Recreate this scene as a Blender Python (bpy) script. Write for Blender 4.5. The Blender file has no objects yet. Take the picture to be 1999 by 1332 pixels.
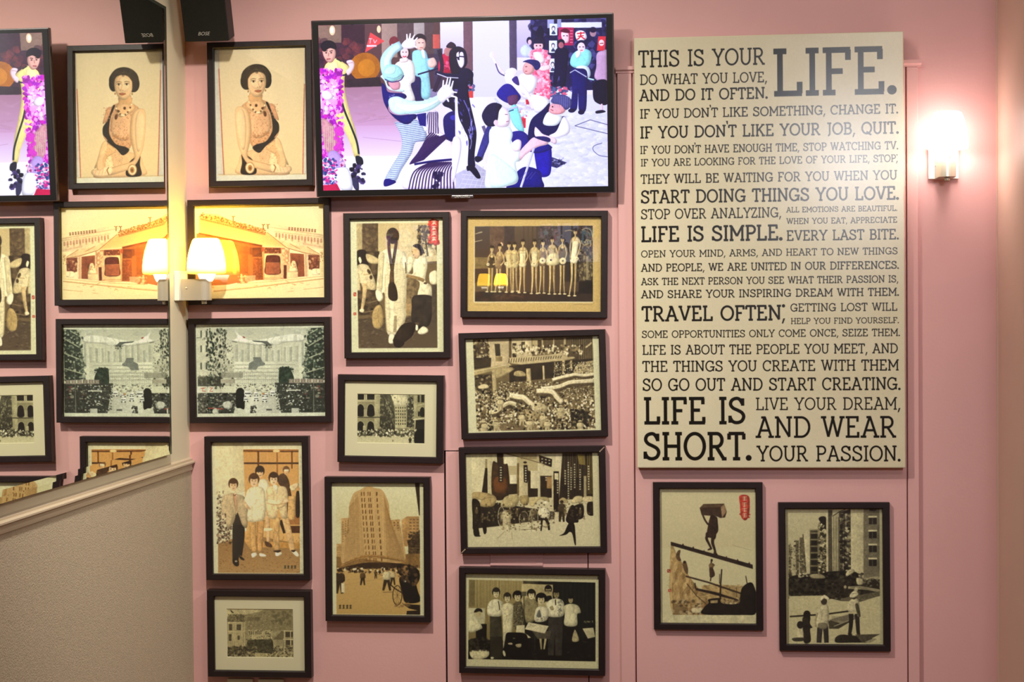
"""Picture wall with television, poster, mirror and wall lamps."""
import bpy, bmesh, math, random
import numpy as np
from mathutils import Matrix, Vector
sc=bpy.context.scene
KEY,FILL,PEND=140,14,76
PINK=(212,164,160)
TVK=1.16
LCOL,LK=(1,.57,.03),23
RCOL,RK=(1,.86,.80),9
# ---------------------------------------------------------------- camera (y=0 is the pink picture wall, camera 4.1 m in front of it)
cd=bpy.data.cameras.new('camera'); cam=bpy.data.objects.new('camera',cd); sc.collection.objects.link(cam); sc.camera=cam
cd.sensor_width=36; cd.lens=57.63; cd.clip_start=.05
cam.matrix_world=Matrix(((.995140613,.006505923,.098248830,0),(.098097352,.020521158,-.994965221,-4.1),(-.008489347,.999768251,.019783223,1.5),(0,0,0,1)))
# ---------------------------------------------------------------- world, exposure, lights
w=bpy.data.worlds.new('world'); sc.world=w; w.use_nodes=True
w.node_tree.nodes['Background'].inputs[0].default_value=(1,.86,.72,1); w.node_tree.nodes['Background'].inputs[1].default_value=.05
vs=sc.view_settings; vs.view_transform='Standard'; vs.look='None'; vs.exposure=.13; vs.gamma=1; vs.use_curve_mapping=False
sc.cycles.max_bounces=7; sc.cycles.transparent_max_bounces=12; sc.cycles.caustics_reflective=False; sc.cycles.caustics_refractive=False
sc.cycles.use_denoising=True; sc.cycles.sample_clamp_indirect=6
def light(name,kind,loc,power,col,size=.1,target=None,angle=None,blend=.6,sy=None):
    l=bpy.data.lights.new(name,kind); l.energy=power; l.color=col
    if kind=='AREA': l.shape='RECTANGLE' if sy else 'DISK'; l.size=size; l.size_y=sy or size
    else: l.shadow_soft_size=size
    if kind=='SPOT': l.spot_size=math.radians(angle); l.spot_blend=blend
    o=bpy.data.objects.new(name,l); o.location=loc; sc.collection.objects.link(o)
    if target is not None: o.rotation_euler=(Vector(target)-Vector(loc)).to_track_quat('-Z','Y').to_euler()
    return o
light('ceiling_spot','SPOT',(-.75,-1.45,2.6),KEY,(1,.925,.82),.045,(-.75,0,.62),104,1)
light('ceiling_downlight','AREA',(.9,-2.4,2.68),FILL,(1,.93,.86),.5)  # added overhead fill from the right, not an actual fitting
light('side_wall_washer','SPOT',(1.3,-1.5,2.66),85,(1,.95,.84),.08,(-1.238,-.2,1.25),44,1)  # added spot, brightens the left side wall
light('ceiling_downlight','AREA',(2.0,-5.6,2.68),FILL*.7,(1,.92,.84),.5)  # unseen fill light for the rear of the room
light('pendant_light','SPOT',(.80,-3.3,2.14),PEND,(.92,.93,1),.12,(.52,0,1.6),58,1)
light('ceiling_downlight','AREA',(-.15,-1.1,2.70),6,(1,.93,.84),.9,(.1,-.25,1.6),sy=.2)  # added wash to lift the top of the picture wall
# ---------------------------------------------------------------- flat prints: a small numpy painter
def hexc(s): return np.array([int(s[i:i+2],16)/255 for i in (0,2,4)],np.float32)
def nums(s): return np.array([float(v) for v in s.split()]).reshape(-1,2) if isinstance(s,str) else np.array(s,float).reshape(-1,2)
def homog(src,dst):
    A=[]
    for (x,y),(u,v) in zip(src,dst):
        A.append([x,y,1,0,0,0,-u*x,-u*y,-u]); A.append([0,0,0,x,y,1,-v*x,-v*y,-v])
    return np.linalg.svd(np.array(A))[2][-1].reshape(3,3)
def spline(P,closed=True,k=6):
    n=len(P); out=[]
    rng=range(n) if closed else range(n-1)
    for i in rng:
        p=[P[(i+j)%n] if closed else P[min(max(i+j,0),n-1)] for j in (-1,0,1,2)]
        for q in range(k):
            t=q/k
            out.append(.5*((2*p[1])+(-p[0]+p[2])*t+(2*p[0]-5*p[1]+4*p[2]-p[3])*t*t+(-p[0]+3*p[1]-3*p[2]+p[3])*t**3))
    if not closed: out.append(P[-1])
    return np.array(out)
class Pic:
    """Canvas of W x H texels; drawing coordinates run over the quad given (TL TR BR BL)."""
    def __init__(s,quad,W,H,ramp=('1c1610','8a7650','ebe3b8'),bg=9,seed=1):
        s.W,s.H=int(W)*2,int(H)*2
        s.M=homog(nums(quad),[(0,0),(s.W,0),(s.W,s.H),(0,s.H)])
        s.ramp=[hexc(c) for c in ramp]; s.rg=np.random.RandomState(seed)
        s.a=np.empty((s.H,s.W,3),np.float32); s.a[:]=s.col(bg)
        s.k=s.W/np.linalg.norm(nums(quad)[1]-nums(quad)[0]); s.clip=None; s.B=None; s.mot=.17; s.sh=.12; s.vol=0; s.vk=.42
        tot=0
        for cl in (5,14,44):
            h,w=s.H//cl+2,s.W//cl+2; n=s.rg.randn(h,w).astype(np.float32); yi=np.linspace(0,h-1.001,s.H); xi=np.linspace(0,w-1.001,s.W); y0=yi.astype(int); x0=xi.astype(int); fy=(yi-y0)[:,None].astype(np.float32); fx=(xi-x0)[None].astype(np.float32)
            tot=tot+(n[y0][:,x0]*(1-fx)+n[y0][:,x0+1]*fx)*(1-fy)+(n[y0+1][:,x0]*(1-fx)+n[y0+1][:,x0+1]*fx)*fy
        s.N=np.clip(tot/1.7,-2,2)
        h,w=s.H//46+2,s.W//20+2; n=s.rg.randn(h,w).astype(np.float32); yi=np.linspace(0,h-1.001,s.H); xi=np.linspace(0,w-1.001,s.W); y0=yi.astype(int); x0=xi.astype(int); fy=(yi-y0)[:,None].astype(np.float32); fx=(xi-x0)[None].astype(np.float32); fy=fy*fy*(3-2*fy); fx=fx*fx*(3-2*fx)
        n=(n[y0][:,x0]*(1-fx)+n[y0][:,x0+1]*fx)*(1-fy)+(n[y0+1][:,x0]*(1-fx)+n[y0+1][:,x0+1]*fx)*fy
        s.F=np.exp(-(n/.2)**2)*.14
    def col(s,c):
        if isinstance(c,str): return hexc(c)
        t=c/9*(len(s.ramp)-1); i=min(int(t),len(s.ramp)-2); f=t-i
        return s.ramp[i]*(1-f)+s.ramp[i+1]*f
    def T(s,P):
        P=np.asarray(P,float)
        if s.B is not None: P=P*s.B[2]+np.array(s.B[:2])
        q=np.c_[P,np.ones(len(P))]@s.M.T
        return q[:,:2]/q[:,2:]
    def fill(s,Q,c,al=1.,c2=None,ax=1):
        x0,y0=np.floor(Q.min(0)).astype(int); x1,y1=np.ceil(Q.max(0)).astype(int)+1
        x0,y0=max(x0,0),max(y0,0); x1,y1=min(x1,s.W),min(y1,s.H)
        if x1<=x0 or y1<=y0: return
        ys=np.arange(y0,y1)+.5; xs=np.arange(x0,x1)+.5
        m=np.zeros((y1-y0,x1-x0),bool)
        R=np.roll(Q,-1,0)
        for (ax_,ay),(bx,by) in zip(Q,R):
            if ay==by: continue
            lo,hi=min(ay,by),max(ay,by)
            i0=max(int(np.ceil(lo-.5)),y0); i1=min(int(np.ceil(hi-.5)),y1)
            if i1<=i0: continue
            xi=ax_+(np.arange(i0,i1)+.5-ay)*(bx-ax_)/(by-ay)
            m[i0-y0:i1-y0]^=xs[None,:]>xi[:,None]
        if s.clip is not None: m=m&s.clip[y0:y1,x0:x1]
        v=s.a[y0:y1,x0:x1]; C=s.col(c)
        if c2 is None:
            if s.mot and m.size>150:
                oy,ox=s.rg.randint(0,s.H-m.shape[0]+1),s.rg.randint(0,s.W-m.shape[1]+1)
                lum=float(C.mean()); k=1+s.mot*max(.1,1.05-lum)*(.3 if m.size>.2*s.W*s.H else 1.)*s.N[oy:oy+m.shape[0],ox:ox+m.shape[1]]
                if m.shape[1]<s.W*.7: k=k*(1+s.sh*(.45-np.linspace(0,1,m.shape[1],dtype=np.float32)))[None,:]
                if s.vol and min(m.shape)>9 and m.size<.3*s.W*s.H:
                    r=int(min(max(3,m.sum()/max(m.shape)*.22),22)); B=np.pad(m.astype(np.float32),2*r)
                    for ax_ in (0,1):
                        for _ in (0,1):
                            q=np.cumsum(B,ax_); B=(np.roll(q,-r,ax_)-np.roll(q,r,ax_))/(2*r); B=np.clip(B,0,1)
                    B=np.roll(B,(r//3,r//4),(0,1))[2*r:-2*r,2*r:-2*r] if False else B[2*r+r//3:B.shape[0]-2*r+r//3,2*r+r//3:B.shape[1]-2*r+r//3]
                    k=k*(1-s.vk*(1-np.clip(B*1.15,0,1)))*1.07*(1-(s.F[oy:oy+m.shape[0],ox:ox+m.shape[1]] if min(m.shape)>40 and lum<.93 else 0))
                v[m]=v[m]*(1-al)+np.minimum(C*k[...,None],1)[m]*al
            else: v[m]=v[m]*(1-al)+C*al
        else:
            D=s.col(c2); n_=m.shape[1-ax] if ax==1 else m.shape[1]
            t=np.linspace(0,1,m.shape[0] if ax==1 else m.shape[1],dtype=np.float32)
            g=(t[:,None] if ax==1 else t[None,:])*np.ones(m.shape,np.float32)
            G=C*(1-g[...,None])+D*g[...,None]
            v[m]=v[m]*(1-al)+G[m]*al
    def setclip(s,P=None,sp=False):
        if P is None: s.clip=None; return
        keep=s.a; s.clip=None; s.a=np.zeros((s.H,s.W,3),np.float32)
        s.p('ffffff',P,sp=sp); s.clip=s.a[...,0]>.5; s.a=keep
    def p(s,c,P,al=1.,sp=False,c2=None,ax=1):
        P=nums(P); P=spline(P) if sp else P
        s.fill(s.T(P),c,al,c2,ax)
    def b(s,c,P,al=1.,c2=None,ax=1): s.vol=1; s.p(c,P,al,True,c2,ax); s.vol=0
    def r(s,c,x0,y0,x1,y1,al=1.,c2=None,ax=1): s.p(c,[(x0,y0),(x1,y0),(x1,y1),(x0,y1)],al,False,c2,ax)
    def e(s,c,x,y,rx,ry=None,rot=0,al=1.):
        ry=ry or rx; t=np.linspace(0,2*np.pi,8 if max(rx,ry)*s.k<5 else 22,endpoint=False)
        X,Y=rx*np.cos(t),ry*np.sin(t); a=np.radians(rot)
        s.fill(s.T(np.c_[x+X*np.cos(a)-Y*np.sin(a),y+X*np.sin(a)+Y*np.cos(a)]),c,al)
    def l(s,c,w,P,al=1.,sp=False,w2=None):
        P=nums(P); P=spline(P,False) if sp else P
        n=len(P); d=np.gradient(P,axis=0) if n>2 else np.array([P[1]-P[0]]*2)
        d/=np.maximum(np.linalg.norm(d,axis=1),1e-6)[:,None]
        ww=np.linspace(w,w2 if w2 is not None else w,n)[:,None]/2
        N=np.c_[-d[:,1],d[:,0]]*ww
        s.vol=w*s.k>9; s.fill(s.T(np.r_[P+N,(P-N)[::-1]]),c,al); s.vol=0
    def d(s,n,x0,y0,x1,y1,r0,r1,cols,asp=1.,rot=0,al=1.,sp=None,size_y=None):
        g=s.rg
        for i in range(n):
            x=g.uniform(x0,x1); v=g.rand(); y=y0+(y1-y0)*v
            r=g.uniform(r0,r1)*((1+(size_y-1)*v) if size_y else 1)
            k=g.randint(7,10); t=(np.arange(k)+g.uniform(-.3,.3,k))*2*np.pi/k; q=g.uniform(.7,1.2,k)*r; a=np.radians(rot+g.uniform(-25,25)); ay=asp*g.uniform(.7,1.3)
            X,Y=q*np.cos(t),q*ay*np.sin(t)
            s.fill(s.T(np.c_[x+X*np.cos(a)-Y*np.sin(a),y+X*np.sin(a)+Y*np.cos(a)]),cols[g.randint(len(cols))],al)
    def hat(s,c,w,x0,y0,x1,y1,n,vert=True,al=1.,jit=0):
        for i in range(n):
            t=(i+.5)/n; j=s.rg.uniform(-jit,jit)
            if vert: x=x0+(x1-x0)*t+j; s.l(c,w,[(x,y0),(x,y1)],al)
            else: y=y0+(y1-y0)*t+j; s.l(c,w,[(x0,y),(x1,y)],al)
    def win(s,c,x0,y0,x1,y1,nx,ny,fw=.5,fh=.5,al=1.,dy=0):
        for i in range(nx):
            for j in range(ny):
                x=x0+(x1-x0)*(i+.5)/nx; y=y0+(y1-y0)*(j+.5)/ny+dy*(i+.5)/nx
                hw=(x1-x0)/nx*fw/2; hh=(y1-y0)/ny*fh/2
                s.r(c,x-hw,y-hh,x+hw,y+hh,al)
    def man(s,x,y,h,top,leg,skin=7,hair=1,walk=.5,w=1.,hat=None):
        """small standing figure, feet at (x,y), height h"""
        u=h/8*w; v=h/8
        s.p(leg,[(x-.9*u,y-4.1*v),(x+.9*u,y-4.1*v),(x+(.9+walk*.5)*u,y-.15*v),(x+(.25+walk*.5)*u,y),(x+.1*u,y-3*v),(x-(.3+walk*.5)*u,y),(x-(.95+walk*.5)*u,y-.15*v)])
        s.b(top,[(x-1.1*u,y-6.3*v),(x,y-6.7*v),(x+1.1*u,y-6.3*v),(x+1.35*u,y-4.6*v),(x+1.*u,y-3.8*v),(x-1.*u,y-3.8*v),(x-1.35*u,y-4.6*v)])
        s.e(skin,x,y-7.15*v,.55*u,.72*v); s.e(hair,x,y-7.5*v,.6*u,.5*v)
        if hat is not None: s.e(hat,x,y-7.55*v,1.*u,.28*v); s.e(hat,x,y-7.8*v,.55*u,.4*v)
    def person(s,x,y,k,top,skin=8,hair=1,hw=1.,tops=None):
        """head at (x,y) with face details, head radius k"""
        s.e(hair,x,y-.28*k,.92*k*hw,1.05*k); s.e(skin,x,y+.1*k,.66*k,.92*k)
        s.e(hair,x,y-.62*k,.66*k,.38*k)
        for q in (-.27,.27): s.e(hair,x+q*k,y+.02*k,.12*k,.07*k,0,.8); s.l(hair,.06*k,[(x+(q-.15)*k,y-.14*k),(x+(q+.15)*k,y-.15*k)],.6)
        s.l(hair,.06*k,[(x,y+.1*k),(x+.06*k,y+.34*k)],.35); s.e(hair,x+.02*k,y+.58*k,.2*k,.07*k,0,.6)
    def noise(s,amp,cell=3,mono=True,oct=2):
        tot=0
        for o in range(oct):
            c=cell*(3**o); h,w=s.H//c+2,s.W//c+2
            n=s.rg.randn(h,w).astype(np.float32)
            yi=np.linspace(0,h-1.001,s.H); xi=np.linspace(0,w-1.001,s.W)
            y0=yi.astype(int); x0=xi.astype(int); fy=(yi-y0)[:,None].astype(np.float32); fx=(xi-x0)[None].astype(np.float32)
            n=(n[y0][:,x0]*(1-fx)+n[y0][:,x0+1]*fx)*(1-fy)+(n[y0+1][:,x0]*(1-fx)+n[y0+1][:,x0+1]*fx)*fy
            tot=tot+n
        s.a*=(1+amp*tot)[...,None]
    def blur(s,k):
        for ax in (0,1):
            for _ in range(2):
                o=s.a.copy()
                for j in range(1,k+1):
                    o+=np.roll(s.a,j,ax)+np.roll(s.a,-j,ax)
                s.a=o/(2*k+1)
    def image(s,name,blur=1,noise=.02,gain=1.):
        gain=np.array(gain)*1.06 if name!="tv_dance_scene" else gain
        if blur: s.blur(blur)
        if noise: s.noise(noise*.5,3)
        a=np.clip(s.a*np.array(gain,np.float32),0,1)
        a=a.reshape(s.H//2,2,s.W//2,2,3).mean((1,3))[::-1]
        im=bpy.data.images.new(name,s.W//2,s.H//2); px=np.ones((s.H//2,s.W//2,4),np.float32); px[...,:3]=a
        im.pixels.foreach_set(px.ravel()); im.update(); im.pack()
        return im
# slab-serif capitals drawn as strokes, unit cap height
def arc(cx,cy,rx,ry,a0,a1,n=14):
    t=np.radians(np.linspace(a0,a1,n)); return [(cx+rx*np.cos(q),cy+ry*np.sin(q)) for q in t]
def sf(x,y,h=.13): return [(x-h,y),(x+h,y)]
GL={
'A':(.84,[[(.12,0),(.41,1)],[(.43,1),(.72,0)],[(.22,.33),(.62,.33)],sf(.12,0),sf(.72,0),[(.26,1),(.47,1)]]),
'B':(.70,[[(.16,0),(.16,1)],[(.03,1),(.38,1)]+arc(.38,.76,.19,.24,90,-90)+[(.16,.52)],[(.16,.52),(.40,.52)]+arc(.40,.26,.22,.26,90,-90)+[(.03,0)]]),
'C':(.80,[arc(.43,.5,.35,.5,42,318,24),[(.70,1),(.70,.68)]]),
'D':(.82,[[(.16,0),(.16,1)],[(.03,1),(.36,1)]+arc(.36,.5,.38,.5,90,-90,20)+[(.03,0)]]),
'E':(.70,[[(.16,0),(.16,1)],[(.03,1),(.625,1)],[(.575,1),(.575,.76)],[(.16,.52),(.46,.52)],[(.03,0),(.655,0)],[(.605,0),(.605,.24)]]),
'F':(.66,[[(.16,0),(.16,1)],[(.03,1),(.625,1)],[(.575,1),(.575,.76)],[(.16,.50),(.46,.50)],[(.03,0),(.30,0)]]),
'G':(.86,[arc(.43,.5,.35,.5,42,330,24),[(.70,1),(.70,.70)],[(.46,.42),(.84,.42)],[(.73,.42),(.73,.0)]]),
'H':(.82,[[(.16,0),(.16,1)],[(.66,0),(.66,1)],[(.16,.5),(.66,.5)],sf(.16,0),sf(.16,1),sf(.66,0),sf(.66,1)]),
'I':(.34,[[(.17,0),(.17,1)],sf(.17,0,.14),sf(.17,1,.14)]),
'J':(.44,[[(.27,1),(.27,.12)]+arc(.13,.10,.14,.22,0,-90,6),sf(.24,1,.16)]),
'K':(.80,[[(.16,0),(.16,1)],[(.62,1),(.18,.42)],[(.33,.60),(.67,0)],sf(.16,0),sf(.16,1),sf(.62,1),sf(.67,0)]),
'L':(.66,[[(.16,0),(.16,1)],sf(.16,1,.14),[(.03,0),(.635,0)],[(.585,0),(.585,.27)]]),
'M':(.98,[[(.15,0),(.15,1)],[(.83,0),(.83,1)],[(.15,1),(.49,.28)],[(.49,.28),(.83,1)],sf(.15,0,.12),sf(.83,0,.12),[(.02,1),(.18,1)],[(.80,1),(.96,1)]]),
'N':(.86,[[(.16,0),(.16,1)],[(.70,0),(.70,1)],[(.16,1),(.70,0)],sf(.16,0),[(.03,1),(.2,1)],sf(.70,1)]),
'O':(.88,[arc(.44,.5,.37,.5,0,360,36)]),
'P':(.68,[[(.16,0),(.16,1)],[(.03,1),(.38,1)]+arc(.38,.73,.23,.27,90,-90)+[(.16,.46)],sf(.16,0)]),
'Q':(.88,[arc(.44,.5,.37,.5,0,360,36),[(.44,.18),(.60,.0),(.80,-.12)]]),
'R':(.78,[[(.16,0),(.16,1)],[(.03,1),(.38,1)]+arc(.38,.74,.21,.26,90,-90)+[(.16,.48)],[(.36,.48),(.65,0)],sf(.16,0),[(.58,0),(.76,0)]]),
'S':(.70,[[tuple(q) for q in spline(np.array([(.56,.78),(.46,.95),(.33,1),(.16,.93),(.10,.76),(.19,.61),(.36,.52),(.53,.42),(.61,.26),(.53,.07),(.34,0),(.17,.06),(.08,.22)]),False,3)],[(.57,1),(.57,.70)],[(.08,0),(.08,.29)]]),
'T':(.68,[[(.34,0),(.34,1)],[(.04,1),(.64,1)],[(.055,1),(.055,.76)],[(.625,1),(.625,.76)],sf(.34,0,.14)]),
'U':(.80,[[(.15,1),(.15,.34)]+arc(.40,.34,.25,.34,180,360)+[(.65,1)],sf(.15,1),sf(.65,1)]),
'V':(.78,[[(.11,1),(.38,0)],[(.40,0),(.67,1)],sf(.11,1,.12),sf(.67,1,.12)]),
'W':(1.08,[[(.11,1),(.33,0)],[(.33,0),(.54,.95)],[(.54,.95),(.75,0)],[(.75,0),(.97,1)],sf(.11,1,.12),sf(.97,1,.12),[(.46,1),(.62,1)]]),
'X':(.78,[[(.12,0),(.64,1)],[(.12,1),(.66,0)],sf(.12,0,.12),sf(.12,1,.12),sf(.64,1,.12),sf(.66,0,.12)]),
'Y':(.76,[[(.10,1),(.38,.45)],[(.38,.45),(.66,1)],[(.38,.5),(.38,0)],sf(.10,1,.12),sf(.66,1,.12),sf(.38,0)]),
'Z':(.66,[[(.06,1),(.58,1)],[(.56,1),(.07,0)],[(.04,0),(.61,0)],[(.07,1),(.07,.76)],[(.6,0),(.6,.24)]]),
' ':(.42,[]),
}
def slab(pc,txt,x0,x1,yb,H,t=.1,col='16140f',sp=0.03):
    """set txt from x0 to x1 in canvas texel space"""
    adv=[]
    for ch in txt: adv.append({'.':.20,',':.24,"'":.12,';':.2}.get(ch,GL.get(ch,(0,))[0] if ch in GL else .2)+sp)
    tot=sum(adv)-sp; sx=(x1-x0)/tot; x=x0
    def stroke(P):
        P=np.array([(x+q[0]*sx,yb-(t/2+q[1]*(1-t))*H) for q in P]); w=t*H/2
        dd=np.gradient(P,axis=0) if len(P)>2 else np.array([P[1]-P[0]]*2)
        dd/=np.maximum(np.linalg.norm(dd,axis=1),1e-6)[:,None]
        if len(P)>8 and np.allclose(P[0],P[-1]): dd[0]=dd[-1]=[0,-1]
        N=np.c_[-dd[:,1],dd[:,0]]*w
        pc.fill(np.r_[P+N,(P-N)[::-1]],col)
    def dot(dx,dy,r):
        q=np.linspace(0,2*np.pi,14,endpoint=False); pc.fill(np.c_[x+dx*sx+r*H*np.cos(q),yb-dy*H+r*H*np.sin(q)],col)
    for ch,a in zip(txt,adv):
        if ch=='.': dot(.10,t*.75,t*.85)
        elif ch==',': pc.fill(np.array([(x+.10*sx,yb-.13*H),(x+.22*sx,yb-.13*H),(x+.09*sx,yb+.2*H),(x+.01*sx,yb+.2*H)]),col)
        elif ch=="'": pc.fill(np.array([(x-.03*sx,yb-1.30*H),(x+.12*sx,yb-1.30*H),(x+.11*sx,yb-1.02*H),(x+.05*sx,yb-1.02*H)]),col)
        elif ch==';': dot(.10,.93,t*.8); pc.fill(np.array([(x+.08*sx,yb-.13*H),(x+.2*sx,yb-.13*H),(x+.07*sx,yb+.2*H),(x-.01*sx,yb+.2*H)]),col)
        else:
            for st in GL[ch][1]: stroke(st)
        x+=a*sx
SEP=('241a12','8f7448','e8dfb2'); GRY=('1c1a16','7f7a66','dcd8b8')
def pic_portrait():
    c=Pic('78 92 842 88 846 1205 82 1213',400,580,('3a2c1c','c09a68','eadab0'),'e9d8ac',2); c.F*=.2; c.mot=.09
    c.r('ecdcb2',70,80,860,1230,1,'e6d09c')
    c.p('d6d3c0','70 85 118 85 122 500 148 1158 70 1158'); c.p('d9d4bf','832 85 860 85 860 1158 808 1158')
    c.r('cfc9ae',70,85,860,100); c.r('e2e0c6',70,1163,860,1230); c.r('c8b88c',100,1153,830,1160)
    c.l('b4553c',7,'112 260 122 520 134 860 147 1158'); c.l('b4553c',7,'829 400 822 640 815 900 809 1158'); c.l('cfa890',4,'108 130 112 260'); c.l('cfa890',3,'836 130 829 400')
    # dress skirt, forearms
    c.b('dbb483','300 980 270 1060 258 1150 560 1165 700 1150 600 1040 540 900 420 940')
    c.b('e6c795','560 870 540 1000 520 1120 600 1150 640 1060 690 1080 640 960 620 880')
    c.b('d6ab76','500 940 560 870 600 900 640 1000 665 1080 600 1110 585 1000')
    c.b('2c261d','296 975 330 985 400 1050 415 1150 292 1150 300 1060')
    # right-hand arm
    c.b('dcb684','585 850 620 870 650 960 672 1060 650 1120 610 1110 615 1010 580 940')
    # bodice
    c.b('cf9f72','300 590 350 540 400 528 480 530 540 560 575 600 590 690 600 800 560 880 440 940 380 910 360 800 355 690')
    c.b('d8ab7e','380 600 450 590 530 640 545 760 500 830 410 850 372 760')
    c.setclip('300 590 350 540 400 528 480 530 540 560 575 600 590 690 600 800 560 880 440 940 380 910 360 800 355 690',True)
    c.d(420,300,530,610,930,3,6,['b57f55','e8c79c','a36f48','dfb88c'],1,0,.55)
    c.d(60,380,800,560,900,4,9,['a4703f','b98654'],1,0,.6); c.setclip()
    c.d(120,440,900,600,1060,3,6,['b8875a','ecd0a4'],1,0,.5)
    # sash
    c.b('29251e','505 552 520 548 545 600 575 680 610 730 612 790 580 850 500 920 445 975 390 935 420 905 500 880 545 820 560 760 545 650 520 590')
    c.b('c4926a','545 560 575 575 600 650 612 700 590 690 560 640 540 590'); c.d(40,545,565,605,690,3,6,['a06c44','dcb288'],1,0,.6)
    c.b('c4926a','608 800 620 770 600 830 570 850')
    # arm
    c.b('dfba88','250 600 300 580 350 610 372 680 378 800 365 900 345 990 370 1030 480 1060 570 1090 560 1140 480 1125 360 1080 295 985 262 880 246 720')
    c.b('eccb9c','262 640 300 600 330 660 338 800 325 930 300 940 275 850 258 740',.7)
    c.l('c79a66',7,'350 610 372 680 378 800 366 900',.8,True); c.l('b98a58',6,'345 985 372 1032 480 1062 575 1092',.5,True)
    # hands
    c.b('e9c798','540 1080 600 1070 640 1100 700 1090 716 1120 680 1150 600 1150 545 1130'); 
    for q in ('585 1090 600 1130','612 1085 625 1135','640 1095 655 1140','672 1090 690 1138'): c.l('bd905f',4,q,.7)
    c.l('8a6038',9,'566 1075 580 1100 565 1140',.9,True)
    c.e('c99c66',366,1100,40,50); c.e('efdcae',366,1102,32,42); c.e('bd8a4e',366,1102,20,26); c.e('7a5430',366,1104,10,14)
    # neck, face
    c.b('d3a672','362 470 360 530 330 575 420 640 500 600 500 560 475 520 470 480'); c.b('dcb380','330 575 400 540 470 545 500 565 480 640 420 640')
    c.e('2f2a20',425,340,126,112); c.e('2f2a20',340,370,46,70); c.e('2f2a20',515,365,40,66); c.b('3a3226','305 330 330 270 380 235 440 226 500 245 545 300 552 350 520 410 490 420 350 440 320 420')
    c.b('e2bd8c','362 330 400 288 450 282 492 305 508 350 506 410 490 455 465 492 430 505 395 490 368 450 356 400')
    c.b('f0d3a6','385 340 430 300 470 330 480 400 450 440 410 430 380 400',.55)
    c.b('4a3a26','355 350 370 300 420 272 480 280 508 330 480 300 430 290 385 310')
    c.d(40,350,245,510,300,8,16,['241f17','5b4e3a'],.5,20,.4)
    for x in (402,470): c.l('5b3f26',5,[(x-24,356),(x,347),(x+22,353)],.8,True); c.e('f2dcb4',x,372,19,8); c.e('3a2818',x+1,372,8,8); c.l('4a3220',4,[(x-22,369),(x,362),(x+20,369)],.9,True)
    c.l('b98658',5,'440 370 448 400 452 418',.6,True); c.e('9a6a42',438,422,6,4,0,.6); c.e('9a6a42',456,421,6,4,0,.6)
    c.l('8a4c34',6,'412 452 440 447 470 449',.9,True); c.b('a8623f','414 455 442 451 470 452 444 466')
    for x,y in ((358,455),(503,450)): c.e('a87c4c',x,y,6,10); c.e('f3e4bd',x+2,y+22,6,14)
    for t in np.linspace(0,1,13): c.e('6f4a2c' if int(t*12)%2 else 'efe0b4',365+130*t,545+150*t*(1-t)*2+30*t,8,8)
    c.e('5a3823',424,575,11,13); c.e('5a3823',476,600,10,12); c.b('5a3823','485 625 505 630 510 660 498 670 486 655')
    return c.image('portrait',2,.02)
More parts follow.
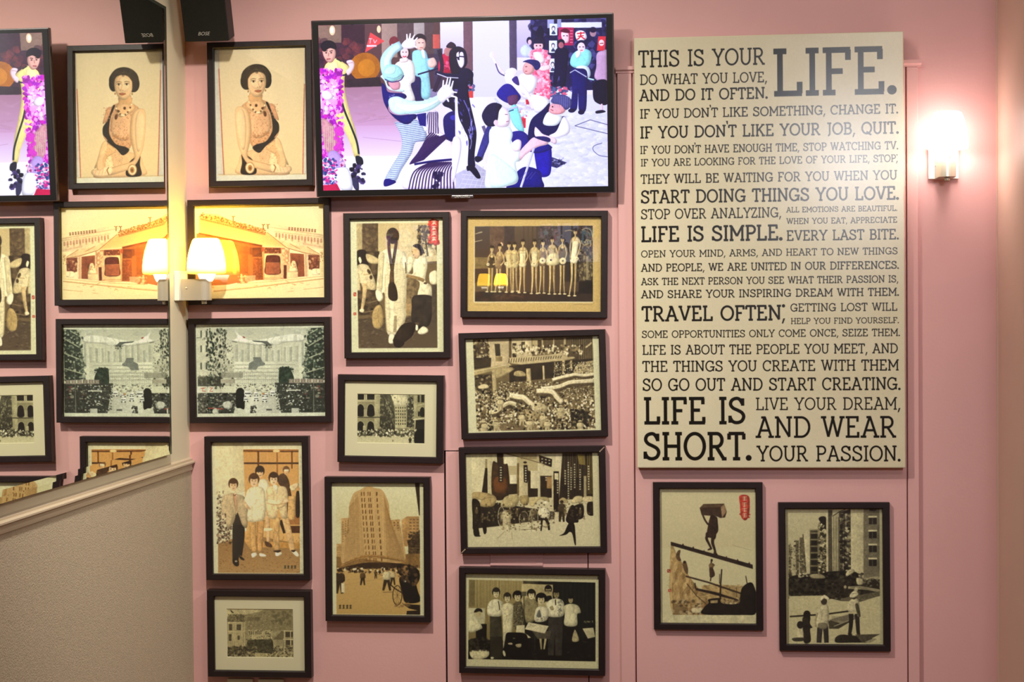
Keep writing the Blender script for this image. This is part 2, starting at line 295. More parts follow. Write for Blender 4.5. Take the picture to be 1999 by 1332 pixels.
def pic_temple():
    c=Pic('95 125 1635 108 1658 1212 115 1232',620,450,('6a3418','c98f58','f3e4ae'),'f1e6b4',3)
    c.r('f3e8b6',80,100,1680,500,1,'efdfa4')
    # far block
    c.p('ecd9a6','940 370 1130 345 1200 370 1640 470 1650 640 1300 620 950 470'); c.l('c69c70',5,'940 368 1640 478'); c.l('c69c70',4,'1050 430 1640 500')
    for i in range(15):
        x=1075+i*38; y=470+i*5; c.r('b98466',x-11,y-26,x+11,y+26,.8)
        if i%2: c.r('a87058',x-9,y-2,x+9,y+50,.55)
        c.e('caa27c',1400+i*16,575+i*3,8,12,0,.7)
    for i in range(10): c.p('7a4a32',[(1220+i*34,376+i*3),(1240+i*34,378+i*3),(1238+i*34,414+i*3),(1218+i*34,412+i*3)],.85); c.l('efe0b0',4,[(1224+i*34,392+i*3),(1238+i*34,394+i*3)])
    # main roof
    c.p('e2b565','150 240 360 235 960 445 1190 620 910 600 560 520 150 445',1,False,'efca86')
    for i in range(46): t=i/45; c.l('c8944c',2.5,[(150+790*t,270+185*t),(150+1010*t+30,440+170*t)],.45)
    c.d(170,150,195,960,240,6,14,['9a5a26','e9bd6a','7a4220'],.8,0,.0)
    for i in range(240):
        t=c.rg.rand(); x=160+790*t; y=225+215*t+c.rg.uniform(-34,22); c.e(['8f5224','d9a458','6e3c1c','b97834'][c.rg.randint(4)],x,y,c.rg.uniform(5,12),c.rg.uniform(4,10),0,.75)
    for i in range(60): t=i/59; c.r('7c3d1c',165+770*t,262+185*t,172+770*t,288+185*t,.85)
    c.l('9a5c2c',8,'160 215 370 225 560 315 940 400',.5)
    for x,y in ((560,300),(920,400),(975,400)): c.l('6e3c1c',9,[(x,y),(x-2,y-50)]); c.l('8a5228',9,[(x-18,y-58),(x,y-48),(x+20,y-58)])
    c.l('8a5228',5,'575 310 650 350 760 380 830 385',.8,True)
    # wall below
    c.p('96552c','150 450 905 600 925 1005 700 1020 330 1100 110 1100 120 450',1,False,'ad6a38')
    for i in range(58): t=i/57; c.e('6e3516',152+750*t,448+152*t,7,12)
    c.p('6b371c','230 520 900 640 905 720 240 640',.6)
    c.r('a9622f',430,560,760,970,.5); c.r('d29a4c',560,640,600,940,.7); c.r('7a401f',610,660,740,930,.5)
    c.r('874726',800,735,915,1000); c.d(120,800,740,915,1000,4,8,['a96a44','6d3519'],1,0,.5); c.r('6b3820',790,620,905,730); c.hat('c98c54',4,800,735,915,745,1,False)
    c.p('c9a078','620 960 830 950 830 1010 640 1060'); c.d(30,620,940,720,1060,8,18,['9c6236','e8c890'],1,0,.7)
    # gateway
    c.p('c98a58','905 610 1180 625 1215 1005 925 1010'); c.r('7f452c',935,625,1130,700); c.d(20,940,630,1130,690,6,14,['c08458','5d2e1c'],1,0,.8)
    c.p('ecc894','935 690 1145 690 1150 1000 930 1005'); c.b('55281f','955 730 990 712 1080 712 1122 740 1125 850 1120 935 950 935 945 830')
    c.r('9a5a3e',950,805,1122,935); c.hat('6a3626',3,952,805,1120,935,14,True,.6); c.l('c98e6a',5,'950 802 1120 800')
    c.r('e8c48c',925,945,1160,985); c.l('a56a40',4,'925 985 1165 985')
    c.l('d9a06a',12,'915 615 930 1000'); c.b('b9522c','905 620 925 625 922 665 900 660')
    # right hall
    c.p('ebcf98','960 440 1110 520 1240 575 1440 610 1600 712 1420 695 1190 625'); c.l('9c6238',7,'965 440 1200 625 1430 690 1600 715'); c.l('9c6238',5,'1235 575 1360 640'); c.l('9c6238',5,'1440 612 1590 700')
    for i in range(14): c.l('cfa26a',3,[(1040+i*36,520+i*11),(1120+i*34,590+i*7)],.6)
    c.p('8a4d31','1240 685 1420 700 1420 965 1250 975'); c.p('7a4430','1455 705 1595 715 1590 870 1465 880'); c.p('dfb888','1140 640 1235 640 1240 990 1155 995'); c.r('5c2c20',1165,830,1200,990)
    c.p('e6c496','1405 690 1450 695 1455 965 1415 970'); c.l('a06a44',5,'1425 700 1432 965'); c.r('9c6440',1180,640,1225,820,.4); c.d(26,1150,640,1230,830,7,14,['b98658','f0d8a4'],1,0,.7)
    c.d(40,1465,740,1590,890,6,16,['5e3020','a8704c','d8ac80'],1,0,.8); c.b('6e3a28','1270 800 1300 750 1330 800 1330 960 1300 960')
    c.b('efdca8','1240 860 1260 800 1285 785 1310 805 1325 860 1330 905 1235 905'); c.e('e8cf9c',1283,800,24,24); c.d(16,1245,800,1325,895,5,10,['b08050'],1,0,.6); c.p('e9cf9a','1210 905 1335 905 1335 985 1210 1000'); c.l('b98858',4,'1210 910 1335 908')
    c.b('efe0b0','1510 880 1560 870 1620 880 1630 930 1510 945')
    c.p('e9d79e','1590 655 1640 650 1650 950 1600 960'); c.d(12,1600,660,1640,800,5,9,['a87850'],1,0,.7)
    # street
    c.p('f2e3ac','100 1085 640 1055 1640 945 1665 1235 110 1240'); c.p('e5cd92','330 1130 900 1070 1640 985 1640 1000 900 1090 330 1150'); c.l('b98550',7,'325 1145 740 1105 1100 1060 1640 990',.9); c.l('c99a62',5,'640 1050 1100 1020 1640 960',.8); c.d(30,740,1020,1460,1110,8,26,['c8985c','ddb87c'],.25,0,.7)
    c.l('c39a62',5,'1400 1120 1640 1092'); c.l('c39a62',4,'1210 1145 1290 1138'); c.d(20,120,1000,330,1100,10,22,['a4622c','d8a050'],.6,0,.6); c.hat('b4682c',9,320,970,385,1070,5,False,.7)
    return c.image('temple',2,.03)
def pic_street():
    c=Pic('103 140 1640 130 1660 1222 122 1233',620,450,('141a16','868a78','e2dfc4'),'dedabb',4)
    c.r('c3c0a6',150,185,1640,470,1,'d8d4b8'); c.d(40,500,190,1450,300,20,60,['b4b4a0','d0ceb4'],.4,0,.4)
    for i in range(26):
        x=540+i*36; h=c.rg.uniform(330,470); c.r(['cfccb0','bcbaa2','d9d6bc','b2b29c'][i%4],x,h,x+c.rg.uniform(24,44),640); c.win('a0a08c',x,h,x+30,600,3,14,.4,.5,.5)
    c.r('dddabd',570,580,1340,860); 
    for i in range(11): c.r('c0bda4' if i%2 else 'e6e2c6',575,590+i*22,1300-i*8,602+i*22)
    c.d(240,560,640,1330,860,5,15,['c9c6aa','e8e4ca','a9a68e','b8a890'],.5,0,.7)
    c.p('6e7268','790 530 880 530 905 580 935 600 935 620 850 640 830 675 735 675 745 600 800 570'); c.hat('b9b8a4',3,745,540,930,670,8,False,.8)
    # aeroplane
    c.b('e7e3cc','560 200 600 230 680 290 800 330 1000 300 1200 262 1350 255 1400 280 1410 320 1350 350 1150 355 1000 380 820 382 640 350 520 330 480 320 600 300')
    c.l('9a9a88',5,'520 335 700 368 900 385 1080 378 1200 350 1400 330',.8,True); c.p('5d6258','780 330 960 340 1010 385 990 400 900 355 800 345'); c.p('6b6c60','545 335 600 345 595 355 540 345'); c.e('a44a40',682,292,16,8,30)
    c.d(14,920,380,1010,425,7,13,['33362e','55584c'],.8,0,.95); c.e('d9d6c0',1070,355,50,24); c.r('d6d3bb',1035,380,1075,560,.7)
    # left block
    c.p('cdc8ac','115 185 250 190 320 260 460 300 480 520 560 700 560 870 130 870'); 
    c.d(420,240,190,470,900,5,15,['232b22','4b5244','8b8c76','1b211a','c8c4a8'],1.6,0,.85)
    c.d(110,430,300,560,860,4,11,['3c4238','9a9882','dad6bc'],1.2,0,.8)
    for y in (210,385,590): c.r('2f3a30',160,y,245,y+80,.8); c.r('d6d1b6',180,y,225,y+85)
    c.d(26,105,290,260,320,6,14,['4f5344'],.4,0,.6); c.r('424438',130,755,420,870); c.d(60,130,740,430,880,6,14,['1f241d','6a6a58','8a8870'],1,0,.8)
    for i in range(12): t=i/11; c.l('d0ccb0',5,[(300+90*t,200+400*t),(330+90*t,190+420*t)],.8)
    c.r('c9c3a8',405,785,580,835); c.hat('6b5f50',5,410,790,575,832,12,True,.8); c.r('8b8874',410,710,670,770,.7); c.hat('c8c4aa',4,420,715,665,765,14,True,.5)
    c.r('e6e0c6',120,872,242,948); c.r('e6e0c6',252,872,332,948); c.l('b94a36',7,'165 895 225 890 190 900 180 925 225 930'); c.l('b94a36',7,'270 890 315 890 290 905 272 930 312 932'); c.r('d4cfb4',340,905,420,955)
    # right block
    c.p('2a352b','1640 180 1460 190 1430 300 1450 380 1410 490 1400 600 1420 780 1640 800'); c.d(300,1410,180,1645,790,6,18,['172018','4c5a48','8d947c','2a3528','b8b89c'],.9,0,.85)
    for q in ('1450 400 1640 290','1455 540 1645 465','1400 720 1640 650','1470 250 1560 200'): c.l('b9b898',14,q,.85)
    c.d(70,1380,480,1440,780,6,14,['39443a','a4a68e'],1,0,.8)
    c.b('1e2c22','1110 650 1150 660 1190 640 1240 680 1275 760 1270 830 1180 870 1110 850 1098 760'); c.d(90,1105,650,1270,840,8,18,['18241c','30402f','3f5040'],1,0,.7)
    # lower street
    c.r('3a3d34',130,950,620,1195); c.p('34382f','1050 830 1650 830 1650 1190 1080 1190'); c.p('cfccb4','700 960 1080 940 1130 1190 560 1190 600 1000'); c.p('d8d5be','720 1000 1040 990 1050 1190 700 1190')
    for i in range(6): c.r('86796a',1220+i*70,785,1278+i*70,838); c.l('d8d0b6',6,[(1235+i*70,800),(1262+i*70,798),(1240+i*70,822),(1266+i*70,826)],.8)
    c.d(260,1060,850,1400,1190,5,13,['c9c6ae','141711','5d5e50','efece0','393b32'],.8,0,.85); c.d(200,1390,850,1650,1180,4,10,['0f120e','3a3d33','77786a'],1,0,.8); c.d(240,560,850,1080,980,5,12,['2a2d26','c9c6ae','e8e4d0','6a6b5c'],.8,0,.85)
    for i in range(26): x=c.rg.uniform(1380,1630); y=c.rg.uniform(850,1010); c.r(['8f8a74','5a5c4c','b9b49a','6c3a32'][i%4],x,y,x+c.rg.uniform(14,50),y+c.rg.uniform(8,22),.8)
    for i in range(30): x=c.rg.uniform(140,580); y=c.rg.uniform(960,1150); c.r(['8f8a74','5a5c4c','b9b49a','20231d'][i%4],x,y,x+c.rg.uniform(14,60),y+c.rg.uniform(8,24),.8)
    c.d(220,130,950,600,1190,5,14,['0f130f','3c3f35','87867a','b9b6a2'],.8,0,.8)
    c.r('dcd8c0',1190,912,1342,926); c.r('e4e0ca',1250,1130,1340,1190,.8); c.b('161c17','590 930 640 890 680 930 690 1130 640 1130 590 1110'); c.b('c8c5b2','430 1070 500 1045 540 1080 530 1130 450 1130')
    for x,y,w,h in ((690,920,80,70),(680,1000,55,50),(805,940,50,45),(800,990,60,50),(900,950,70,40),(900,1000,62,52),(1000,920,55,60)):
        c.r('efecdc',x,y,x+w,y+h); c.r('34362e',x+6,y+h*.45,x+w-6,y+h*.62); c.e('22241e',x+10,y+h,8); c.e('22241e',x+w-10,y+h,8)
    c.e('b98a58',915,960,16,12); c.d(30,760,1100,830,1185,6,14,['1d201a','4a4c42'],1,0,.9); c.r('4a4c42',950,1140,1018,1158); c.l('a4493c',12,'250 1130 440 1140'); c.b('d8d4bc','310 1150 350 1130 380 1190 310 1190')
    c.r('a9a68c',1510,560,1518,1190,.6)
    c.d(160,700,1000,1060,1190,3,8,['b5b29c','efecdc','8a8a7a'],.4,0,.6); c.hat('6a6c5e',3,1060,560,1330,640,16,True,.35); c.hat('55594c',3,580,690,1100,860,30,True,.22); c.win('7c7e70',590,700,1090,850,22,6,.4,.45,.5)
    c.r('e2dfc2',100,120,1670,178); c.p('e2dfc2','115 1196 1665 1180 1665 1240 115 1240'); c.p('dedabb','95 130 110 130 125 1235 100 1235')
    return c.image('airliner_street',2,.05,(.96,1.01,1.02))
def pic_braid():
    c=Pic('98 122 842 115 850 1197 105 1203',380,550,SEP,'dbdcb0',5)
    c.p('6b5a3c','145 155 790 150 797 1165 160 1170'); c.setclip('145 155 790 150 797 1165 160 1170')
    c.r('b9a878',140,140,200,400); c.r('5a4a34',192,155,330,520); c.d(120,192,155,330,520,8,20,['4a3b28','72603f'],1,0,.6)
    c.p('c3b07c','320 150 740 150 800 460 520 480 320 420',1,False,'cdbf8c'); c.r('d8c99a',490,150,640,460,.6)
    c.d(170,640,170,790,420,6,16,['3c3222','60523a','8f7d54','2a2318'],1,20,.8); c.d(20,700,340,780,420,14,22,['b9a878','e0d4a8'],1,0,.6); c.l('4a3e2a',12,'690 200 720 420'); c.l('4a3e2a',10,'640 250 780 300')
    c.r('4a3c28',150,380,330,900); c.d(90,150,400,330,900,12,30,['2c2318','6a583c'],1,0,.6)
    c.b('241c13','150 380 210 370 245 430 240 490 180 500 150 470'); c.b('efe4b8','160 440 175 425 188 460 175 480')
    c.b('dccd9c','150 500 230 490 270 560 300 640 290 690 200 680 180 640 150 640'); c.l('b9a474',10,'200 570 270 560'); c.e('4a3a22',245,545,12,22,-30); c.e('4a3a22',262,592,12,18); c.b('cdbb88','225 400 320 440 320 480 240 470')
    c.l('cbb27c',42,'215 640 205 760 185 870',1,True,20); c.b('e4d9ac','175 850 205 850 200 880 168 870'); c.l('d9c894',36,'150 560 165 700',1,False,26); c.b('d0bf8c','230 640 290 630 300 690 250 690')
    c.r('a68a5c',530,740,600,960); c.d(80,540,620,650,800,8,20,['5b4c34','8a7750'],1.4,0,.7)
    c.p('9c8658','540 860 620 850 640 980 520 990')
    c.p('4b4030','160 930 790 900 800 1180 160 1180',1,False,'5a4c38'); c.d(260,160,900,640,1170,6,16,['3b3022','6e5f46','54462f','86755a'],.5,0,.5)
    c.l('766548',9,'240 800 360 770'); c.l('766548',9,'200 880 300 860')
    # broom
    c.b('b9a068','300 830 340 820 360 900 355 980 320 1010 280 990 270 900'); c.hat('8c7444',3,280,850,352,990,8,True,.7)
    # main figure
    c.b('e9e0b4','330 400 400 360 500 370 550 420 560 520 548 700 540 860 548 900 500 1040 440 1060 390 1040 375 850 370 720 330 740 305 700 315 560 320 470')
    c.b('d2c594','330 420 370 400 360 560 350 700 310 720 318 560',.8)
    c.hat('a89a6a',2.6,378,470,415,1040,62,False,.75); c.hat('a89a6a',2.6,452,380,540,1000,66,False,.75); c.p('6a5838','448 905 470 905 468 1040 440 1040',.55)
    c.l('c3b484',5,'540 450 546 700 540 900',.8,True); c.l('b0a070',4,'376 560 380 860 392 1030',.8,True)
    c.b('efe8c0','300 700 340 700 360 760 330 790 305 760'); c.b('efe8c0','410 1060 450 1060 448 1125 405 1125'); c.b('e8deb0','460 1060 500 1060 495 1110 460 1100')
    # hair and braids
    c.l('3c2d1c',24,'405 300 410 380 425 480 434 560'); c.l('3c2d1c',24,'468 300 456 380 440 480 432 560'); c.l('5a452c',30,'432 540 430 620 436 700',1,True,46)
    c.b('2b2015','410 640 450 640 472 700 475 770 440 785 405 760 400 700'); 
    for i in range(14): c.l('7a6440',3,[(402+i*1.8,330+i*16),(420+i*1.5,338+i*16)],.6); c.l('7a6440',3,[(466-i*1.8,330+i*16),(450-i*1.5,338+i*16)],.6)
    c.e('2a2118',438,255,52,66); c.e('4a3c28',430,225,30,26,0,.5)
    c.b('efe6bc','520 420 545 440 550 500 525 520')
    # man at right
    c.b('e9e1b6','600 470 640 430 700 420 716 500 700 620 745 660 748 750 640 750 655 640 600 600 560 600 555 560 600 560')
    c.l('8f7548',26,'548 580 640 600 690 620',1,True); c.b('e6ddb2','735 560 790 540 795 640 740 640'); c.b('e9e1b6','560 440 600 430 600 500 560 560')
    c.b('c9a974','590 370 620 345 650 360 660 400 640 440 610 430'); c.b('241c14','600 335 640 320 675 345 685 390 665 415 650 370 620 350'); c.l('241c14',4,'592 384 602 386'); c.l('3a2c1c',5,'600 412 612 410')
    c.l('2b2318',6,'540 470 545 560'); c.e('4a3c28',700,640,14,8)
    c.b('2c261e','605 745 750 745 760 850 735 970 690 1000 665 1010 640 1000 650 960 590 950 590 840'); c.r('4a4132',752,650,792,1000); 
    c.b('efe8c0','640 1030 680 990 718 1010 720 1035 680 1055 645 1050'); c.b('efe8c0','622 980 640 985 640 1020 622 1020')
    c.b('2a2116','500 990 560 960 620 970 600 1060 530 1120 470 1140 440 1100'); c.b('221b12','440 1095 490 1100 530 1130 490 1165 450 1150')
    c.setclip()
    c.d(46,735,130,800,322,9,17,['bb3a2c','c24a38'],1,0,.95); c.b('bb3a2c','735 140 800 130 806 220 800 320 770 330 740 250')
    for y,q in ((150,'p'),(195,''),(238,''),(282,'')):
        c.l('efe0c0',6,[(752,y-12),(788,y-14)]); c.l('efe0c0',6,[(770,y-20),(768,y+16)]); c.l('efe0c0',5,[(754,y+2),(786,y)]); c.l('efe0c0',5,[(766,y+2),(752,y+18)]); c.l('efe0c0',5,[(772,y+2),(788,y+16)])
    c.r('b5402f',120,715,142,745); c.l('e8dcb4',4,'124 722 138 738'); c.r('b5402f',120,878,142,900); c.l('e8dcb4',4,'124 884 138 894'); c.d(8,124,760,136,860,3,5,['b9b48a'],1,0,.9)
    return c.image('braids',2,.05)
def pic_arches():
    c=Pic('305 328 1180 340 1172 975 302 960',330,240,('15150f','77765a','d3d0a4'),5,6)
    c.r('9b9770',300,320,1190,980); c.b('cfcba0','730 340 930 340 950 480 780 480'); c.p('4b4a38','590 330 730 330 790 600 800 800 590 800',1,False,'2c2c20')
    for i in range(9): c.l('a39f78',4,[(640+i*14,335+i*30),(700+i*10,480+i*35)],.8); c.l('25251b',5,[(620+i*16,350+i*50),(690+i*12,470+i*38)],.8)
    c.d(160,600,340,790,800,5,12,['2a2a20','8b8866','5b5a45','b4b088'],1.6,-15,.7)
    c.p('3a3a2c','960 340 1080 340 1060 760 940 760'); c.d(150,940,340,1070,770,5,13,['22221a','9c9974','c9c69c','54533f'],1.5,15,.75); c.p('55543f','690 340 740 350 800 560 770 560')
    c.p('a9a57c','525 330 600 330 592 800 520 830'); c.p('a09c74','1028 340 1080 340 1075 800 1040 800')
    # left facade
    c.p('908c66','300 325 528 328 520 870 300 880')
    for x0,x1 in ((312,390),(432,525)): c.r('1b1b14',x0,335,x1,405)
    c.r('b3ae84',300,408,528,432); c.r('a9a47a',300,615,600,632); c.r('3b3a2a',300,628,600,640)
    for x,y in ((345,530),(476,530),(345,750),(474,750)):
        c.b('14140f',[(x-38,y+85),(x-40,y),(x-30,y-45),(x,y-65),(x+34,y-45),(x+46,y),(x+46,y+85)]); c.r('14140f',x-38,y+10,x+46,y+(85 if y<700 else 105)); c.l('b9b58a',5,[(x-44,y-10),(x-32,y-52),(x,y-72),(x+36,y-54),(x+52,y-10)],.9,True)
    c.r('b7b288',388,530,402,615); c.r('b7b288',412,530,426,615); c.r('a9a57c',378,740,424,860); c.r('ccc89c',395,340,405,405); c.r('ccc89c',418,340,428,405)
    # end building
    c.r('b9b58a',790,470,935,800); c.b('cfcba2','795 480 810 440 830 410 855 440 925 480'); c.win('32321f',790,490,935,740,5,6,.42,.55); c.e('8d8a66',832,430,14,10); c.r('34341f',780,775,960,800,.4)
    # right facade
    c.r('8a8762',1080,340,1178,640); c.r('22221a',1085,350,1110,440); c.r('22221a',1130,345,1168,440); c.b('1a1a12','1118 620 1112 550 1130 510 1150 505 1168 530 1170 620'); c.r('1a1a12',1088,560,1108,620); c.p('c5c196','1025 655 1178 635 1178 655 1025 672'); c.p('b5b186','1085 470 1178 450 1178 465 1085 490'); c.p('23231a','1060 670 1178 660 1178 830 1050 800')
    c.p('c3bf92','302 870 520 865 1060 860 1180 900 1172 980 300 965',1,False,'cfcba0'); c.r('2c2b1f',300,800,1060,872,.75)
    c.d(190,310,790,1070,880,5,13,['1b1a12','d3cfa6','6a684c','efecc8'],1.3,0,.9)
    for x,y,h in ((760,850,70),(830,880,90),(875,890,95),(905,880,80),(960,850,60),(1050,850,70),(400,850,50),(480,845,48),(345,850,50),(600,850,46),(650,848,44)): c.man(x,y,h,8,3,4,1,.5)
    c.man(985,975,85,1,1,4,1,.3,1.4); c.man(1025,970,75,8,7,4,1,.3,1.3); c.man(762,950,30,1,1,3,1); c.b('14140f','1040 860 1080 800 1178 800 1178 975 1050 975'); c.e('d8d4ac',808,798,24,10)
    return c.image('arcade_street',2,.06)
def pic_women():
    c=Pic('125 135 1640 145 1635 1205 130 1200',560,400,('17130e','6e6046','d9cb90'),'c3a968',7)
    c.d(200,125,140,1640,1200,10,30,['c9b072','bb9f5e'],1,0,.3)
    c.r('d8cfa0',200,238,1550,1105,1); c.p('45382a','207 240 1545 240 1548 1092 215 1092'); c.setclip('207 240 1545 240 1548 1092 215 1092')
    c.r('4c443c',200,240,380,600,1,'3a3026'); c.r('5c4838',380,240,545,560); c.r('3c3430',545,240,660,560); c.r('5a4c3a',660,240,910,560,1,'43372a'); c.r('4a4038',910,240,1180,600); c.r('2a241c',1180,240,1550,870)
    c.r('7d6c40',200,590,420,720,.8); c.r('2b221a',200,720,420,880,.7); c.r('6a5a3c',200,880,700,980,.4); c.r('2c231b',200,980,1550,1095)
    c.l('c9bd96',9,'212 325 295 305',.7); c.l('b9ac80',5,'240 312 290 300',.7); c.l('c9bd96',9,'208 415 295 395',.7)
    c.hat('3a3024',14,740,240,940,520,4,True,.5); c.d(200,1380,460,1545,860,5,14,['6a5c40','1b1610','988a5e','40382a'],1.6,0,.8)
    for i in range(8): c.l('8a7c54',5,[(1405+i*18,560),(1400+i*18,850)],.8)
    c.l('b9aa78',9,'1420 290 1470 270 1520 290 1540 350 1535 410',.8,True); c.l('8a7c54',6,'1430 300 1480 300 1515 350 1510 420',.8,True); c.d(30,1420,400,1530,460,5,10,['a89a6a'],1,0,.8); c.r('14110c',1390,865,1550,1000); c.r('b0a478',1470,580,1500,850,.6)
    c.l('a89a6c',12,'1230 300 1290 290 1340 310',.7,True)
    sk='c5ae74'; sk2='a58e5c'
    # (headx, heady, hipy, footy, suit colour, lean)
    F=[(405,495,690,975,'3a2e20',-40,0),(495,475,700,975,'8d7650',-40,0),(600,455,690,980,'c9bc84',10,1),(662,455,690,970,'b9ac78',20,0),(757,425,680,985,'ded3a0',-10,1),(890,425,680,995,'cfc494',0,1),(985,430,670,990,'7c6848',-20,0),(1090,400,650,1000,'a89870',0,1),(1205,395,660,1000,'5a4c38',0,0),(1350,310,640,1020,'e6ddb0',-60,1)]
    for x,hy,hp,ft,su,ln,w in F:
        hx=x+ln*.3; s_=42 if w else 36
        for k,dx in ((-1,-.55),(1,.5)):
            c.l(sk if k<0 else sk2,s_*.72,[(hx+dx*s_,hp-10),(hx+dx*s_*.9,(hp+ft)/2),(hx+dx*s_*1.3+ln*.3,ft)],1,True,s_*.3)
            c.e('d9cc98',hx+dx*s_*1.3+ln*.3+k*4,ft+6,20,8)
        c.b(sk,[(x-s_,hy+75),(x,hy+50),(x+s_,hy+75),(x+s_*.95,hy+140),(hx+s_*.8,hp-60),(hx+s_,hp),(hx-s_,hp),(hx-s_*.75,hp-60),(x-s_*.9,hy+140)])
        c.b(su,[(x-s_*.75,hy+90),(x,hy+105),(x+s_*.75,hy+90),(x+s_*.8,hy+140),(hx+s_*.72,hp-60),(hx+s_*.95,hp+8),(hx,hp+25),(hx-s_*.95,hp+8),(hx-s_*.7,hp-60),(x-s_*.8,hy+140)])
        c.l(sk2,15,[(x-s_,hy+85),(x-s_*1.35,hy+160),(hx-s_*.9,hp-20)],1,True); c.l(sk,15,[(x+s_,hy+85),(x+s_*1.3,hy+160),(hx+s_*.6,hp-15)],1,True)
        c.l(sk,16,[(x,hy+20),(x,hy+70)]); c.person(x,hy,30,sk,sk,'2b2116')
        c.l(su,6,[(x-s_*.6,hy+95),(x-s_*.3,hy+62)]); c.l(su,6,[(x+s_*.6,hy+95),(x+s_*.3,hy+62)])
    c.hat('6a5a38',5,725,500,800,560,2,False,.6); c.l('6a5a38',5,'760 480 765 660',.6)
    c.l('d9b88c',18,'505 425 525 445 522 465',1,True)
    c.b('d8cc98','1035 590 1060 560 1100 545 1150 560 1165 670 1030 680'); c.e('3a2c1c',1075,625,11)
    for x,y,r in ((980,632,36),(1210,635,38),(885,665,22),(565,665,18),(362,672,18),(1370,610,20)): c.e('e0d6a4',x,y,r); c.e('4a3a24',x,y,r*.25)
    c.d(60,420,1010,760,1070,10,26,['4a3828','5c4632'],.3,0,.5); c.setclip(); 
    c.l('6e5f3c',4,'222 1128 398 1130',.6); c.l('6e5f3c',4,'1325 1125 1540 1125',.6)
    return c.image('bathing_row',2,.05)
def pic_parade():
    c=Pic('105 160 1610 122 1642 1190 135 1220',560,400,('1e1810','80704a','d8cd9c'),'d3d2a8',8)
    Q='188 165 1540 128 1575 1180 232 1200'; c.p('6b5d3e',Q); c.setclip(Q)
    c.p('c0b084','350 150 600 150 600 440 640 500 420 560 390 500'); c.p('c9ba8c','590 150 850 150 860 370 600 380',1); c.r('5e5036',595,150,625,390); c.r('382e1e',635,205,680,365); c.r('3c3322',735,190,775,310); c.r('d2c494',780,150,820,320); c.p('3a3424','432 212 492 212 500 350 445 350'); c.r('8a7a50',445,355,520,410)
    c.r('4f432d',185,160,360,380); c.d(90,190,170,370,400,8,20,['2a2218','cbbf92','80704c'],1,0,.8); c.p('2e271a','195 370 395 370 390 470 200 500')
    c.hat('6a5c40',4,200,385,390,470,10,True,.8)
    c.p('a89a6c','860 150 1230 150 1240 300 860 300'); c.r('4a3e28',920,170,965,300); c.p('5b4e34','980 150 1220 150 1220 290 985 290'); c.r('b8a878',1215,150,1240,400); c.r('b8a878',1095,150,1108,300); c.p('4c412c','1240 140 1545 130 1550 420 1240 430'); c.p('c2b384','1455 250 1530 190 1530 215 1465 265'); c.hat('9a8a5e',7,1380,150,1550,420,7,True,.6); c.hat('8a7a52',5,1250,150,1380,300,5,True,.6)
    # balcony
    c.b('b3a476','595 430 640 460 760 470 900 440 1130 380 1320 360 1320 385 1130 420 900 480 740 500 600 460'); c.p('c2b384','590 370 760 360 1000 340 1250 310 1260 380 1000 420 760 450 610 430'); 
    for i in range(22): c.l('3e3422',9,[(600+i*28,378-i*1.5),(590+i*28,430-i*2.6)],.85)
    c.d(240,640,230,1420,330,7,15,['d8cd9e','2e2618','8c7c54','efe6bc'],1.2,0,.85)
    c.p('2f281a','600 460 1150 410 1540 380 1540 560 1100 600 600 650'); c.r('3e3423',205,560,400,800); c.d(60,210,570,400,790,8,18,['221b12','6a5c40','b0a174'],1,0,.7); c.b('cdbf90','250 690 320 665 370 690 350 715 260 720')
    c.p('a89868','200 510 480 455 640 480 640 510 480 500 205 570'); c.l('d8cc9c',7,'200 525 580 450'); c.l('54482e',6,'205 585 400 545')
    c.b('ab9b6c','400 560 480 490 640 490 650 505 560 560 450 600'); c.b('a39468','660 530 720 515 775 540 780 580 660 575')
    c.l('b0a072',46,'425 560 435 700 440 830'); c.l('b9a978',52,'815 490 820 600 825 700'); c.l('c4b586',22,'985 460 992 620'); c.l('b9a978',34,'1215 400 1215 560'); c.l('a8986a',24,'1300 400 1300 500'); c.l('a8986a',12,'1115 420 1115 560'); c.hat('7c6c48',5,1190,410,1240,550,6,False,.5)
    c.p('ab9d70','1380 430 1560 400 1560 560 1300 560'); 
    c.r('7d6e4a',200,780,1580,1210,.35)
    pal=['2b2418','e0d6a8','8a7b54','4a3f2a','c6b98a','16120b','efe8c4']
    c.d(700,1100,420,1560,620,3,8,pal,1,0,.85); c.d(800,480,640,1560,800,4,9,pal,1,0,.9); c.d(500,215,740,700,900,5,11,pal,1,0,.9); c.d(1200,220,800,1575,1210,6,14,pal,1.1,0,.92,None,1.4)
    c.p('a8986c','770 950 960 980 880 1110 820 1080',.9); c.p('6e6042','490 1110 760 1120 800 1200 500 1200'); c.d(60,1300,960,1520,1140,12,26,['1d1a12','2b2a1c'],1,0,.8)
    # paper dragons
    def dragon(P,w,cc='ddd2a4'):
        P=nums(P); c.l('4a3f2a',w*1.3,P+np.array([8,w*.55]),.8,True); c.l(cc,w,P,1,True); c.l('efe6be',w*.35,P-np.array([0,w*.2]),.8,True)
    dragon('1085 620 1150 600 1240 580 1340 560 1440 570 1560 555',34); dragon('960 720 1080 710 1180 690 1280 650 1400 640 1560 630',44); dragon('600 790 690 810 760 820 820 870 880 910 1010 930',60); dragon('905 745 1000 745 1090 760 1140 820 1200 880',54); dragon('370 990 450 975 520 920 600 880 680 900',48,'d0c494')
    c.hat('8c7c54',4,890,890,1020,1000,14,True,.6); c.b('d3c796','850 880 960 880 1030 930 1000 990 900 990 840 930',.7); c.hat('7a6b48',4,880,890,1010,980,12,True,.6)
    c.d(220,300,900,1300,1190,6,13,pal,1,0,.9)
